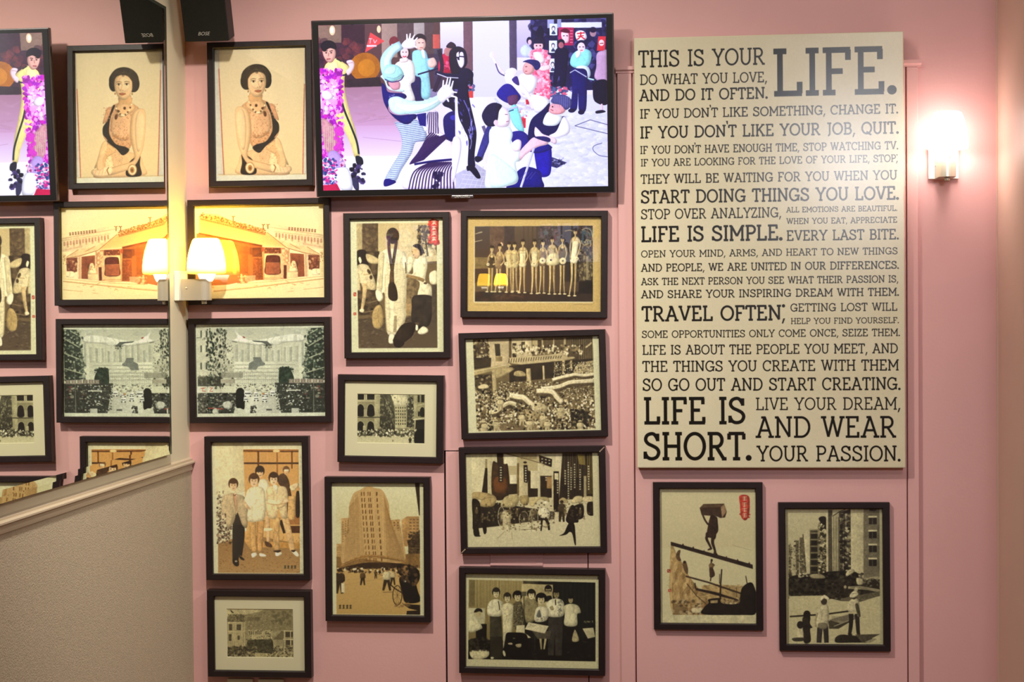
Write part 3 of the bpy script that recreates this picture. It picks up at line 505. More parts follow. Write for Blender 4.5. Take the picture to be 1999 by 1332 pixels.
    for x,y in ((320,1150),(450,1130),(830,1120),(980,1060),(1030,1130),(1400,1140),(1180,970),(500,880),(740,1050)): c.man(x,y+90,150,8,7,5,1,.4,1.5,8)
    c.setclip(); return c.image('dragon_parade',2,.05)
def pic_four():
    c=Pic('85 110 850 107 862 1210 98 1210',390,560,('2a1a0e','b98a4c','efe2b0'),'dfdcb2',9)
    Q='105 115 818 165 825 1205 132 1205'; c.p('e3dcae','85 105 860 105 860 400 85 400'); c.r('dcdab0',825,105,860,1210)
    c.p('e2d8a6','100 115 350 115 400 520 120 560'); c.p('d8cc98','290 170 350 170 390 500 330 520',.6)
    c.p('cf9a52','350 168 816 168 825 960 380 960',1,False,'deb46c')
    c.hat('e6c080',7,360,180,815,780,22,True,.5); c.hat('b07a3c',3,360,180,815,780,22,True,.5)
    c.r('8a5426',350,172,816,192,.7); c.r('3a2414',355,278,816,292); c.r('5a3418',470,185,484,330); c.r('7a4a20',630,190,642,420,.7); c.r('5a3418',756,180,766,330); c.e('efcf8e',630,182,30,12); c.l('3a2414',6,'350 180 600 186'); c.l('3a2414',6,'660 186 816 186')
    c.p('967343','134 960 380 880 825 960 825 1206 134 1206',1,False,'b08e58'); c.d(700,134,900,825,1205,4,9,['6d4420','c39458','835428','b08248'],.5,0,.5)
    c.p('d4a45c','345 860 420 850 440 990 410 1010 350 930'); c.p('c9974c','430 940 825 950 825 1000 500 990'); c.r('8a5428',735,720,825,800,.7); c.r('4a2c16',740,810,825,870); c.d(260,126,560,250,960,5,12,['3a2a1c','6d5a44','c9b890','241810','a08a6c'],1,0,.85); c.d(60,120,520,200,760,5,10,['cfc49a','8a7a58'],1,0,.8)
    # passer by
    c.b('4a3522','640 400 690 370 730 420 745 500 760 600 730 615 690 500 650 460'); c.person(712,350,32,7,'d8b078','6a4a2a'); c.b('e3cc98','740 480 800 450 820 470 770 520'); c.r('f3ecc4',698,335,735,352,.8)
    c.b('2c1e14','795 540 820 520 825 720 790 720'); c.e('c89a60',812,500,14,18); c.b('3a2a1a','720 600 745 600 735 720 722 740'); c.l('d8ae6c',60,'760 560 750 760'); c.l('2c1e12',46,'670 760 700 870',1,False,30)
    # back man
    c.b('efe3b4','480 440 540 420 570 480 560 620 520 700 480 600'); c.person(490,362,44,7,'e0bb84','2e2014'); c.l('2a1c12',13,'458 352 520 352')
    c.l('d9b27a',44,'548 690 556 830 560 950',1,True,30); c.b('e9d8a4','515 830 590 830 590 850 515 855'); c.b('4a3220','530 940 580 960 590 990 540 980')
    # man 1
    c.l('211b16',74,'300 700 290 850 285 980 282 1090',1,True,52); c.l('1b1612',56,'330 780 335 900 318 1060',1,True,36); c.b('17120e','258 1090 300 1085 310 1140 285 1150 260 1125'); c.b('17120e','310 1060 345 1080 355 1100 325 1090'); c.e('b9a888',286,1108,12,8)
    c.b('c4b184','185 560 250 535 300 545 360 570 385 660 380 820 340 805 310 720 290 700 262 790 210 825 200 700 170 730 165 640'); c.b('e3c79a','275 545 300 555 295 700 285 700'); c.b('b07a58','260 550 290 560 298 650 290 690 275 620',.6); c.l('3a2a1c',5,'262 545 272 560 290 545')
    c.hat('a8966c',2,200,570,370,800,26,True,.35); c.l('9a875c',5,'262 560 285 700 262 790',.8,True); c.e('e8cda0',180,735,16,18)
    c.person(265,470,46,7,'e6c490','4a3018')
    # man 2
    c.l('cfa462',62,'425 760 430 900 440 1030',1,True,40); c.l('c4985a',62,'500 760 490 900 490 1030',1,True,40); c.l('8a5e30',5,'465 780 462 1000',.7); c.b('efe6c0','415 1045 455 1035 462 1060 425 1078'); c.b('efe6c0','485 1040 530 1050 540 1068 490 1066')
    c.b('f0e4b2','385 510 440 480 510 490 535 560 530 740 460 775 385 765 385 660 350 620 370 560'); c.l('d6c48c',5,'400 650 450 660 500 640',.6,True); c.person(440,432,50,7,'e9c896','55371c'); c.b('d8b884','350 590 390 640 410 670 370 660')
    # man 3
    c.l('d0a768',64,'630 740 625 880 632 1020',1,True,46); c.l('dab478',60,'700 740 735 880 765 1020',1,True,46); c.b('efe6c0','620 1030 665 1030 672 1050 625 1066'); c.b('efe6c0','752 1020 795 1022 820 1060 795 1066'); c.b('2a1a10','600 1020 665 1015 640 1035'); c.b('2a1a10','750 1015 790 1015 770 1030')
    c.b('e2cb94','545 500 600 475 650 475 710 490 728 580 715 640 720 740 670 740 645 660 625 745 560 735 540 620'); c.l('efdaa6',44,'555 600 620 615 700 600',1,True); c.l('dcc089',40,'720 580 680 630 630 650',1,True); c.l('a88452',4,'560 625 640 632 715 618',.8,True); c.e('ecd0a0',712,600,20,14); c.b('efe2b4','600 470 640 475 635 540 620 520'); c.person(606,420,48,7,'e9c896','3a2413')
    for i,x in enumerate((700,727,757,785)): c.l('1e2a1e',5,[(x-8,1148),(x+8,1146)]); c.l('1e2a1e',5,[(x,1140),(x-1,1168)]); c.l('1e2a1e',4,[(x-9,1166),(x+9,1166)]); c.l('1e2a1e',4,[(x-8,1157),(x+8,1156)])
    return c.image('four_men',2,.04,1.05)
def pic_tower():
    c=Pic('112 105 882 108 888 1217 120 1213',390,560,('1c140c','9a7a48','dedba8'),'dedcae',10)
    c.p('d8d5a2','145 110 845 112 850 1210 150 1210'); c.setclip('145 110 848 112 850 1212 150 1210'); c.r('e0deb0',140,105,860,450,1,'d6d09a')
    c.p('2c2114','808 112 846 112 850 380 842 380')
    # side blocks
    c.p('bd9b62','190 405 260 400 262 760 190 780'); c.win('7a5c34',192,430,260,760,3,16,.4,.5,.7,-20); c.p('c4a064','150 620 195 620 200 800 150 805'); c.win('8a6a3c',152,640,195,790,3,7,.4,.5,.7)
    c.p('b8955a','600 420 680 412 700 480 722 740 640 740'); c.win('6a4c2a',620,430,680,520,2,4,.4,.5,.8); c.l('dcc48a',8,'682 430 705 560 725 740'); c.p('b48f56','695 420 740 388 842 388 848 620 720 640'); c.p('a07c48','700 500 742 480 745 640 712 640',.7); c.win('6f5230',755,400,845,560,3,6,.6,.4,.8); c.p('4a3a24','750 600 848 500 850 800 755 800'); c.d(120,750,520,850,800,6,13,['33281a','6a5534','211a10'],.8,0,.7); c.hat('80683f',4,752,620,850,800,8,False,.5)
    c.p('8a6a3a','150 730 860 700 860 850 150 850')
    # tower
    c.b('c4a468','255 320 275 240 300 190 350 165 385 145 430 135 470 150 530 165 565 220 590 290 600 400 640 480 700 560 722 760 560 770 350 745 200 790 200 620 262 500')
    c.p('b0905a','552 200 590 290 600 400 640 480 700 560 722 770 565 770 540 400',.6); c.p('bb9c66','262 300 300 210 330 200 345 745 200 790 200 620 262 500',.5)
    for i in range(12):
        y=200+i*50; x=405+i*4.5
        for q in (-2,1,0): c.r('6a4622',x+q*17+6,y-17,x+q*17+14,y+17)
        c.r('6a4622',355+i*3.6,y-16,365+i*3.6,y+16,.85); c.r('6a4622',482+i*3.8,y-16,494+i*3.8,y+16,.9)
    for i in range(7): c.l('dcb877',5,[(300+i*38+ (0 if i<4 else 10),190-abs(3-i)*-8),(318+i*38,740)],.55)
    for i in range(13): c.l('8f6a38',3.5,[(262+i*6,300-i*7),(215+i*14,775-i*3)],.6); c.l('8f6a38',3.5,[(552+i*4,220+i*16),(580+i*12,768)],.6)
    for i in range(22): c.l('9c7742',2.5,[(265,340+i*19),(345,330+i*19)],.35); c.l('9c7742',2.5,[(560,330+i*19),(600+i*5,350+i*19)],.35)
    c.b('a8834a','200 790 350 720 480 712 620 730 720 760 722 775 560 745 360 745 205 805'); c.l('6a4c2a',5,'200 792 350 735 480 726 720 765',.8,True)
    c.b('372818','200 820 350 785 480 775 620 780 720 790 700 830 200 835')
    # square
    c.p('c8a866','145 835 850 820 852 1215 145 1215',1,False,'c0a05c'); c.d(160,160,820,840,860,6,13,['4a3822','efe4b4','8a6e40','2a1e12'],1,0,.9); c.l('b08e50',4,'190 970 420 930 700 880',.8); c.l('b08e50',3,'170 930 400 905',.6)
    c.man(175,1040,210,1,1,4,1,.2,1.3); c.r('e6dcae',190,950,218,1030); c.man(370,968,125,2,1,4,1,.7,1.1); c.man(480,912,75,2,1,4,1,.5); c.man(572,1012,195,8,1,5,1,1.1,1.05); c.man(622,965,135,7,1,5,1,.8); c.l('8a6e40',5,'480 870 540 885'); c.l('6a5030',4,'540 1025 620 1022')
    # rickshaw at right
    c.b('1e1810','660 800 760 795 830 830 848 900 810 960 740 900 680 880'); c.b('8f6e42','690 830 740 800 760 880 730 900'); c.b('17130e','680 900 790 900 830 1010 848 1100 730 1110 700 1020'); c.r('b9b394',708,920,735,940); c.d(60,670,800,850,960,8,16,['3a2a1a','14100b','6a5030'],1,0,.7)
    t=np.linspace(0,2*np.pi,30); c.l('2a2014',6,[(660+38*np.cos(q),1050+82*np.sin(q)) for q in t]); 
    for q in t[::3]: c.l('3a2c1c',2,[(660,1050),(660+38*np.cos(q),1050+82*np.sin(q))],.8)
    c.l('2a2014',9,'600 960 650 1000 720 1040'); c.p('2a2014','700 1120 850 1130 850 1180 760 1160'); c.p('241b11','740 1180 850 1175 850 1212 735 1212'); c.d(20,640,1110,760,1150,8,16,['8a6c40'],.5,0,.7)
    c.setclip()
    for x in (180,210,240,268): c.l('1d1a10',5,[(x-10,1140),(x+10,1138)]); c.l('1d1a10',5,[(x,1132),(x-1,1164)]); c.l('1d1a10',4,[(x-11,1164),(x+11,1162)]); c.l('1d1a10',4,[(x-8,1152),(x+9,1151)])
    return c.image('tower_square',2,.04)
def pic_town():
    c=Pic('305 350 1215 352 1220 1018 312 1012',330,240,('1e1c12','75704a','c9c08a'),5,11)
    c.r('a39b6c',300,340,1230,1030); c.b('8a8158','300 480 420 430 560 430 740 400 860 352 1230 340 1230 660 900 660 620 640 300 560'); c.p('bdb482','300 345 860 345 700 405 520 440 430 425 310 480'); c.d(420,560,400,1215,680,6,16,['6a6342','99906a','7c7450','aaa278'],.7,0,.6); c.d(40,920,380,1180,560,16,34,['5d583a'],.8,0,.5)
    c.d(120,320,430,540,530,9,20,['4c472e','6a6342','8b8258'],.8,0,.8); c.b('33301f','355 370 372 375 402 405 392 412 368 395'); c.p('6b6442','590 470 760 465 760 515 580 515')
    c.p('aaa072','320 530 560 530 600 700 590 880 320 900'); c.r('d0c690',320,535,520,548); c.r('cbc18c',320,660,540,672)
    for x,y,w,h in ((358,605,20,42),(472,605,28,38),(352,745,18,45),(468,748,14,28)): c.r('3c3826',x-w,y-h,x+w,y+h); c.r('6a6344',x-w*.6,y-h*.8,x+w*.6,y+h*.6,.5)
    for x in (395,420,512,545): c.r('c6bc86',x,550,x+9,860,.8)
    c.p('b3aa7a','600 640 930 640 930 780 640 800'); c.d(120,600,640,940,790,6,14,['5c563a','c9bf8a','847b56'],1,0,.8); c.win('4a452e',610,650,760,710,6,1,.4,.8); c.r('c9bf8c',680,660,694,790)
    c.p('9b936a','930 660 1080 640 1220 640 1220 980 930 960'); c.p('6a6342','940 770 1060 650 1080 660 1080 770'); c.r('d3c994',1075,760,1220,774); c.r('d3c994',1085,645,1220,656); c.r('413c28',1110,665,1170,735); c.r('413c28',1185,665,1215,735); c.r('413c28',1115,775,1172,845); c.r('4a452e',1190,780,1215,840); c.r('d0c690',1095,645,1104,960); c.r('d0c690',1176,645,1184,960)
    c.b('35341f','600 790 740 770 860 770 930 785 935 950 840 970 640 950 590 860'); c.d(220,580,770,930,950,8,18,['2c2c1a','45442c','5c5a3c'],1,0,.7)
    c.p('474228','320 880 600 870 600 960 320 1000'); c.d(200,320,860,720,1015,8,18,['26241a','5d5839','8c845a','383422'],.8,0,.8); c.d(140,930,860,1220,1010,7,16,['4d482f','a8a074','35311f','c6bc88'],.8,0,.85)
    c.p('b3aa78','700 950 900 960 920 1020 680 1020'); c.d(60,320,940,1220,1012,6,12,['c9c08e','322e1e'],.8,0,.8)
    return c.image('hillside_town',2,.07)
def pic_rickshaw():
    c=Pic('128 155 1608 135 1622 1175 150 1190',560,400,('14100a','7d6c44','d9d0a0'),'cfc99c',12)
    c.p('cfc79a','190 160 1535 140 1545 1170 205 1180'); c.setclip('190 160 1535 140 1548 1170 205 1180')
    c.p('d3cb9c','190 155 480 150 420 600 200 580'); c.r('8a7a50',345,215,368,320,.8); c.p('2b2214','345 315 370 315 372 610 305 610'); c.r('c9bf90',372,150,420,600)
    c.p('b3a676','550 150 960 150 960 620 560 620',1,False,'c4b888'); c.p('e0d8ac','555 160 700 190 700 290 560 290')
    c.b('3a2a18','425 270 480 255 560 270 600 300 605 620 430 640'); c.p('2c2214','475 150 545 150 550 280 480 280'); c.b('7a4a22','450 430 520 410 580 440 590 540 520 600 445 560',.7); c.r('221c12',495,290,545,470); c.win('cfc79c',498,295,542,465,1,6,.5,.5,.9)
    c.r('e3dbb0',620,390,690,490); c.p('2b2214','600 490 700 490 700 600 600 610'); c.r('6e5c38',700,260,722,620); c.p('cbbf90','722 300 810 330 810 620 722 620',.9); c.p('221b12','772 280 815 280 825 400 815 480 775 470'); c.win('d8d0a6',778,300,815,470,1,6,.5,.55,.9); c.e('2b2214',790,252,20,12)
    c.r('d8cfa2',850,345,930,540); c.p('2c2214','820 340 850 350 850 540 930 540 930 630 820 640'); c.r('d3cb9e',930,250,958,640); c.l('4a3c24',6,'590 155 900 240 1080 300'); c.hat('4a3c24',6,740,150,920,215,14,True,.7); c.l('b9ab7c',14,'960 250 1000 290')
    c.p('221a10','945 170 1090 215 1085 300 950 250'); c.win('cfc79c',960,190,1080,260,3,2,.5,.4,.9,25)
    c.p('2a2114','958 400 1105 400 1105 640 960 650'); c.r('9c7c4c',1030,410,1100,540); c.r('c9bf90',1085,390,1105,790); c.r('1f180f',1105,350,1165,800); c.r('d3cb9e',1115,370,1160,440)
    c.p('d3caa0','1130 150 1205 150 1205 330 1130 310'); c.p('2c2416','1205 150 1540 140 1548 660 1165 660'); c.hat('6e5e3a',9,1210,150,1540,420,14,True,.7); c.hat('14100a',8,1200,150,1540,640,11,True,.7); c.p('8a7a3c','1370 160 1450 160 1460 280 1390 270',.8); c.hat('9c8a3c',5,1480,160,1535,600,4,True,.7)
    for x,y0,y1 in ((1270,240,660),(1400,320,560),(1022,300,460),(1300,300,560),(1235,330,500),(1150,430,600),(1340,260,540),(1495,280,560)): c.win('d3cba2',x-11,y0,x+11,y1,1,int((y1-y0)/26),.75,.6,.85)
    c.r('c4b886',1440,400,1470,660,.8)
    # ground
    c.p('d3cca0','200 960 600 960 1100 880 1548 800 1548 1185 200 1185'); c.p('1b150d','205 720 500 700 720 740 1120 800 1110 880 900 900 480 960 205 990',.93)
    c.b('b09c66','195 600 260 580 400 600 465 640 465 690 420 745 280 735 300 670 200 665'); c.l('6e5e3a',4,'300 670 380 640 460 640'); c.l('6e5e3a',4,'420 745 400 660'); c.b('1a140c','200 670 280 690 290 830 270 960 280 1060 220 1060 210 900'); c.b('1c160e','310 900 350 900 360 1020 330 1040'); c.d(20,290,830,440,900,7,14,['6a5c3c'],1,0,.7)
    c.b('b6a874','520 740 560 640 640 615 710 620 720 680 670 745'); c.b('a3925e','730 630 820 620 830 690 790 730 740 700'); c.b('b6a874','835 660 920 635 1040 640 1050 700 950 660 880 740 840 720'); c.b('aa9a68','1160 690 1200 640 1250 660 1262 700'); c.b('c2b584','1300 700 1340 630 1420 625 1430 680 1380 700'); c.b('c9bc8c','1435 680 1440 630 1540 630 1545 690')
    def wheel(x,y,rx,ry,cc='cfc69a',w=6):
        t=np.linspace(0,2*np.pi,34); c.l(cc,w,[(x+rx*np.cos(q),y+ry*np.sin(q)) for q in t])
        for q in t[:-1:2]: c.l(cc,2.4,[(x,y),(x+rx*np.cos(q),y+ry*np.sin(q))],.8)
        c.e(cc,x,y,rx*.15,ry*.15)
    wheel(525,855,38,110); wheel(775,880,52,85,'b9ae80'); wheel(885,865,46,100); wheel(1085,845,36,80); wheel(1460,810,24,70); wheel(860,850,22,80,'b0a476')
    c.man(585,1000,250,7,7,4,1,.6,1.4); c.b('d3ca9c','540 800 610 800 620 1010 580 1010 540 930',.5)
    c.b('e3dcb2','930 790 1000 745 1060 780 1050 870 960 860'); c.l('1d170e',34,'1010 870 1040 920 1055 1000',1,True,20); c.l('1d170e',26,'975 870 965 1010',1,True,14); c.e('d9d0a4',1020,700,38,18); c.e('efe8c0',1020,692,20,14)
    c.man(1195,910,240,2,1,3,1,.2,1.1); c.b('1a140c','1240 880 1290 740 1340 740 1380 900 1330 920 1325 970 1290 990 1270 930'); c.b('17120b','1270 930 1330 930 1345 1050 1350 1160 1335 1150 1310 1040 1280 1020 1240 1050 1165 1062 1220 1030'); c.b('1a140c','1330 740 1430 720 1430 860 1340 870'); c.b('1a140c','1480 700 1548 700 1548 830 1480 820')
    c.d(90,480,930,1060,1010,5,12,['4a3e26','8a7a50','efe8c0'],.7,0,.8); c.l('8a7c54',4,'560 1020 480 1095'); c.l('8a7c54',4,'640 1020 645 1105'); c.l('5a4c30',4,'720 1000 900 990'); c.d(60,430,700,1180,900,7,14,['0f0b07','3a2e1c','b0a478'],1,0,.7); c.e('1c160e',270,1068,24,8)
    c.d(150,215,720,1110,940,5,14,['3a2f1e','5c4d30','8f8058','241c12'],.7,20,.75); c.d(60,1170,700,1545,900,6,14,['3a2f1e','5c4d30','776842'],.8,0,.7)
    for x,y in ((250,760),(620,760),(700,770),(900,770),(1230,760),(1400,760)): c.e('b9a878',x,y,9,12,0,.8); c.b('6e5e3c',[(x-16,y+20),(x,y+12),(x+16,y+20),(x+12,y+60),(x-12,y+60)],.7)
    for i in range(5): c.l('7a6a44',3,[(215+i*14,700),(225+i*12,1000)],.4)
    c.l('8a7c54',3,'1290 760 1330 900',.6); c.l('8a7c54',3,'1300 940 1335 1100',.5)
    c.setclip(); return c.image('rickshaws',2,.05)
def pic_band():
    c=Pic('122 178 1558 192 1557 1200 132 1175',560,390,('12100b','77704c','d6d2a4'),'cfcb9c',13)
    Q='155 250 1522 275 1522 1122 155 1100'; c.p('1a1912',Q); c.setclip(Q)
    c.p('a1935c','155 245 740 250 740 900 155 900',1,False,'7a6e44'); c.hat('76683e',6,160,250,735,700,34,True,.55,6); c.hat('c2b67c',4,160,250,735,700,18,True,.5,8); c.r('5a5032',155,250,220,540,.5); c.p('b9ad78','725 290 1062 300 1062 560 725 560'); c.r('4a442c',740,262,900,292,.8); c.p('141610','1065 270 1525 275 1525 1000 1065 1000'); c.hat('22241c',10,1100,280,1500,900,9,True,.6); c.p('0f0f0a','155 900 1525 880 1525 1125 155 1105'); c.d(160,160,900,1520,1110,8,26,['1d1b13','2c2a1e','0a0a06'],.5,0,.6)
    c.r('c9c596',155,555,330,725); c.r('14120c',235,725,350,900); c.b('d3cf9f','160 640 200 600 235 640 270 700 300 750 290 780 160 810'); c.e('b9ae7c',258,610,34,44,-15); c.b('1a1610','212 600 240 560 290 565 302 600 270 590 240 600'); c.b('0f0e09','165 900 260 880 370 920 370 1000 165 1000'); c.b('cfc998','170 1020 260 1000 370 1010 370 1070 300 1100 200 1095'); c.d(60,160,880,370,1010,10,22,['17150f','3a3626'],1,0,.6)
    # legs first
    c.p('3b3828','385 635 505 635 522 860 515 1095 390 1095 385 860'); c.p('1c1a13','385 860 515 860 515 1095 390 1095',.6); c.p('34322a','1015 640 1170 645 1160 1060 1090 1060 1085 800 1070 1060 1010 1060'); c.p('17150f','1185 740 1340 740 1300 920 1190 920')
    # figures
    c.b('dcd8aa','370 500 410 465 470 460 520 490 520 560 500 640 370 635 355 560'); c.l('2a281c',9,'475 480 485 540 488 575'); c.person(450,395,48,8,'cdc28e','25221a')
    c.b('d2cc9c','510 540 560 500 610 505 650 560 630 660 620 830 560 850 530 1000 525 800 520 640'); c.l('a89f70',5,'530 655 600 620 640 580',.8,True); c.person(570,445,46,8,'d3c996','2a261a'); c.e('d3c996',570,960,1,1)
    c.b('5c563c','640 520 690 485 735 510 735 700 690 780 640 750'); c.d(120,635,510,735,770,4,9,['22201a','a49a6c'],.6,0,.8); c.person(680,430,50,2,'cabf8c','16130d',1.15)
    c.b('8e855a','760 470 830 445 890 480 900 560 860 690 770 700'); c.d(60,765,470,890,690,4,8,['b4aa7a','5c553a'],.5,0,.6); c.person(830,410,48,2,'d3c996','1d1a12',1.1)
    c.person(1012,360,44,2,'a89c6c','16130d'); c.r('1a1710',980,362,1045,372,.8); c.b('1a1812','985 430 1040 420 1050 470 985 480')
    c.b('dedaae','990 500 1050 455 1120 450 1175 480 1185 560 1165 640 1010 640 1005 560'); c.l('2a281c',12,'1090 460 1092 520'); c.d(46,1115,470,1160,640,5,9,['5f6258','8a8a6c'],1,0,.8); c.person(1100,400,46,8,'8d8258','17140e'); c.b('9a8f62','1030 540 1060 530 1070 570 1040 570')
    c.p('5a5540','840 800 1040 800 1030 880 900 885'); c.hat('34322a',3,850,800,1030,880,14,True,.7); c.l('a89e70',26,'930 880 940 1000',1,False,16); c.l('a89e70',26,'985 880 968 1000',1,False,16); c.b('14120c','920 1000 990 1000 1000 1040 900 1045')
    c.b('dedaae','870 590 900 540 960 535 1010 560 1020 620 985 690 870 695'); c.b('6a6e62','885 640 915 570 935 620 930 650'); c.d(24,880,640,980,690,4,9,['5f6258'],.5,0,.8); c.person(935,460,56,2,'c9be8c','16130d',1.2)
    c.b('d0cc9e','1180 540 1220 510 1280 505 1340 530 1365 600 1325 620 1320 738 1190 735 1190 620'); c.person(1255,460,38,7,'a2976a','12100b')
    # stands, microphone
    c.l('4a4632',12,'750 380 748 820'); c.r('6e6848',722,375,775,425,.9); c.hat('1d1b13',4,724,378,774,422,4,False,.8); c.p('d6d0a2','800 705 1018 745 975 825 760 780'); c.l('6a6444',3,'820 730 850 750 880 735'); c.p('cdc798','670 740 760 735 760 820 830 870 800 875 665 815'); c.b('0d0c08','560 830 640 815 770 830 785 920 680 940 570 940'); c.b('0d0c08','530 990 600 950 780 940 800 1080 600 1090'); c.e('5c5740',645,878,16,8); c.b('a89c78','580 930 620 925 630 945 590 945'); c.b('8d8462','660 945 720 935 720 970 680 975'); c.l('3a382a',6,'868 820 870 1000')
    c.p('bdb78a','1382 770 1500 760 1520 860 1440 878'); c.b('a49c70','1290 800 1310 790 1345 900 1270 905'); c.e('c9c598',540,1040,14,34,-15); c.d(30,1400,690,1500,710,3,6,['8a8460'],1,0,.7); c.e('cfcb9c',412,1088,18,12)
    c.setclip(); return c.image('band_stage',2,.05)
def pic_porter():
    c=Pic('98 105 893 108 892 1228 103 1222',390,560,('1c140e','7c6c48','c9c49a'),'bdb78c',14)
    c.r('bfb88e',90,100,900,600,1,'b9b187'); Q='188 555 865 740 880 1158 203 1158'
    c.b('a68f5c','188 600 240 660 300 760 340 840 400 920 470 1000 500 1060 480 1158 203 1158'); c.setclip('188 590 240 660 300 760 340 840 400 920 470 1000 500 1060 480 1158 203 1158')
    c.d(260,190,620,500,1160,6,20,['8a7044','b8a06c','6e5632','9c8252'],3,10,.5); c.setclip(); c.p('5a4a30','203 1060 330 1100 330 1158 203 1158',.6); c.d(60,203,1040,480,1156,8,20,['3c3020','b4a478'],.8,0,.6); c.b('b9ae84','360 1105 440 1100 450 1140 370 1140')
    c.p('a08a58','440 920 560 905 780 920 780 1060 520 1060 450 980'); c.d(110,440,910,780,1060,8,18,['8d784c','b5a272','6a5838'],.5,0,.6)
    # main plank
    c.p('2a211a','188 552 865 742 868 778 188 582'); 
    for x,y in ((290,575),(375,600),(465,630),(650,680),(742,704),(838,730)): c.p('2a211a',[(x-10,y+6),(x,y-10),(x+10,y+12)])
    # porter
    c.p('3a2c20','430 270 460 240 632 235 655 300 640 350 600 355 570 340 445 330'); c.p('4c3c2a','460 238 632 235 640 262 470 268 432 272'); c.p('8a7252','605 265 635 240 655 300 615 352')
    c.b('2e2219','520 345 570 345 580 400 582 460 560 500 545 540 510 500 490 480 498 420'); c.l('2e2219',14,'500 410 475 375 455 330',1,True); c.b('32251b','490 470 560 480 556 530 520 520 480 510')
    c.l('2e2219',26,'495 500 485 525 505 570 525 610',1,True,14); c.b('2e2219','525 600 530 615 498 624 495 616'); c.l('2e2219',30,'540 510 535 560 550 610 562 655',1,True,14); c.b('2e2219','548 630 575 655 570 664 545 660'); c.e('2a1f17',535,350,20,22)
    # lower plank and others
    c.l('382b1f',13,'310 838 500 890 780 985'); c.p('2a211a','390 935 560 970 745 1030 745 1045 560 995 395 955'); c.l('2a211a',9,'388 895 392 940')
    c.l('3a2c20',12,'525 710 520 760',1,True); c.b('6a5638','505 740 530 730 545 740 535 775 508 770'); c.b('3a2c20','508 770 535 770 552 830 515 850 508 810'); c.l('3a2c20',9,'520 850 515 880'); c.e('2a1f17',527,706,9,11); c.l('3a2c20',6,'535 735 550 745 545 755')
    c.b('4a3826','232 660 250 625 268 625 262 670 272 710 240 700'); c.b('5a462e','285 740 300 712 315 720 330 780 325 820 305 800'); c.e('2a1f17',302,722,12,12); c.l('3a2c1e',6,'320 900 400 1000 480 1070'); c.l('4a3a28',4,'360 880 362 910')
    c.l('2a211a',10,'610 780 600 900 596 1030',1,False,14); c.l('2a211a',5,'592 820 590 900'); c.l('2a211a',7,'808 835 822 915'); c.l('3a2e20',4,'732 930 732 1010')
    c.b('1c1711','460 1100 500 1060 500 1030 590 1020 610 1060 740 1060 780 930 870 905 878 1155 470 1155'); c.p('8d7c56','515 1040 575 1035 575 1060 515 1062'); c.d(60,620,1030,780,1070,6,14,['9c8a60','4a3c28'],.6,0,.7); c.p('1c1711','778 935 868 905 876 1155 740 1155'); c.l('8a7c58',3,'700 580 860 625',.6)
    c.r('bdb78c',90,1159,900,1235)
    for i in range(26): c.e('a5382a',c.rg.uniform(768,838),c.rg.uniform(172,365),c.rg.uniform(6,13),c.rg.uniform(6,12))
    c.b('a5382a','762 170 835 172 845 250 835 340 805 375 772 340 765 250')
    for y in (195,245,290,335): c.l('d6c8a0',5,[(785,y-14),(822,y-15)]); c.l('d6c8a0',5,[(803,y-20),(801,y+14)]); c.l('d6c8a0',4,[(786,y),(822,y+1)]); c.l('d6c8a0',4,[(790,y+14),(820,y+12)])
    c.r('9c3e2e',158,782,186,808); c.l('cfc49a',4,'164 790 180 802'); c.r('9c3e2e',165,945,190,968); c.l('cfc49a',4,'170 950 186 962'); c.d(14,164,820,184,930,3,6,['948e68'],1,0,.9)
    return c.image('plank_porter',2,.03,1.12)
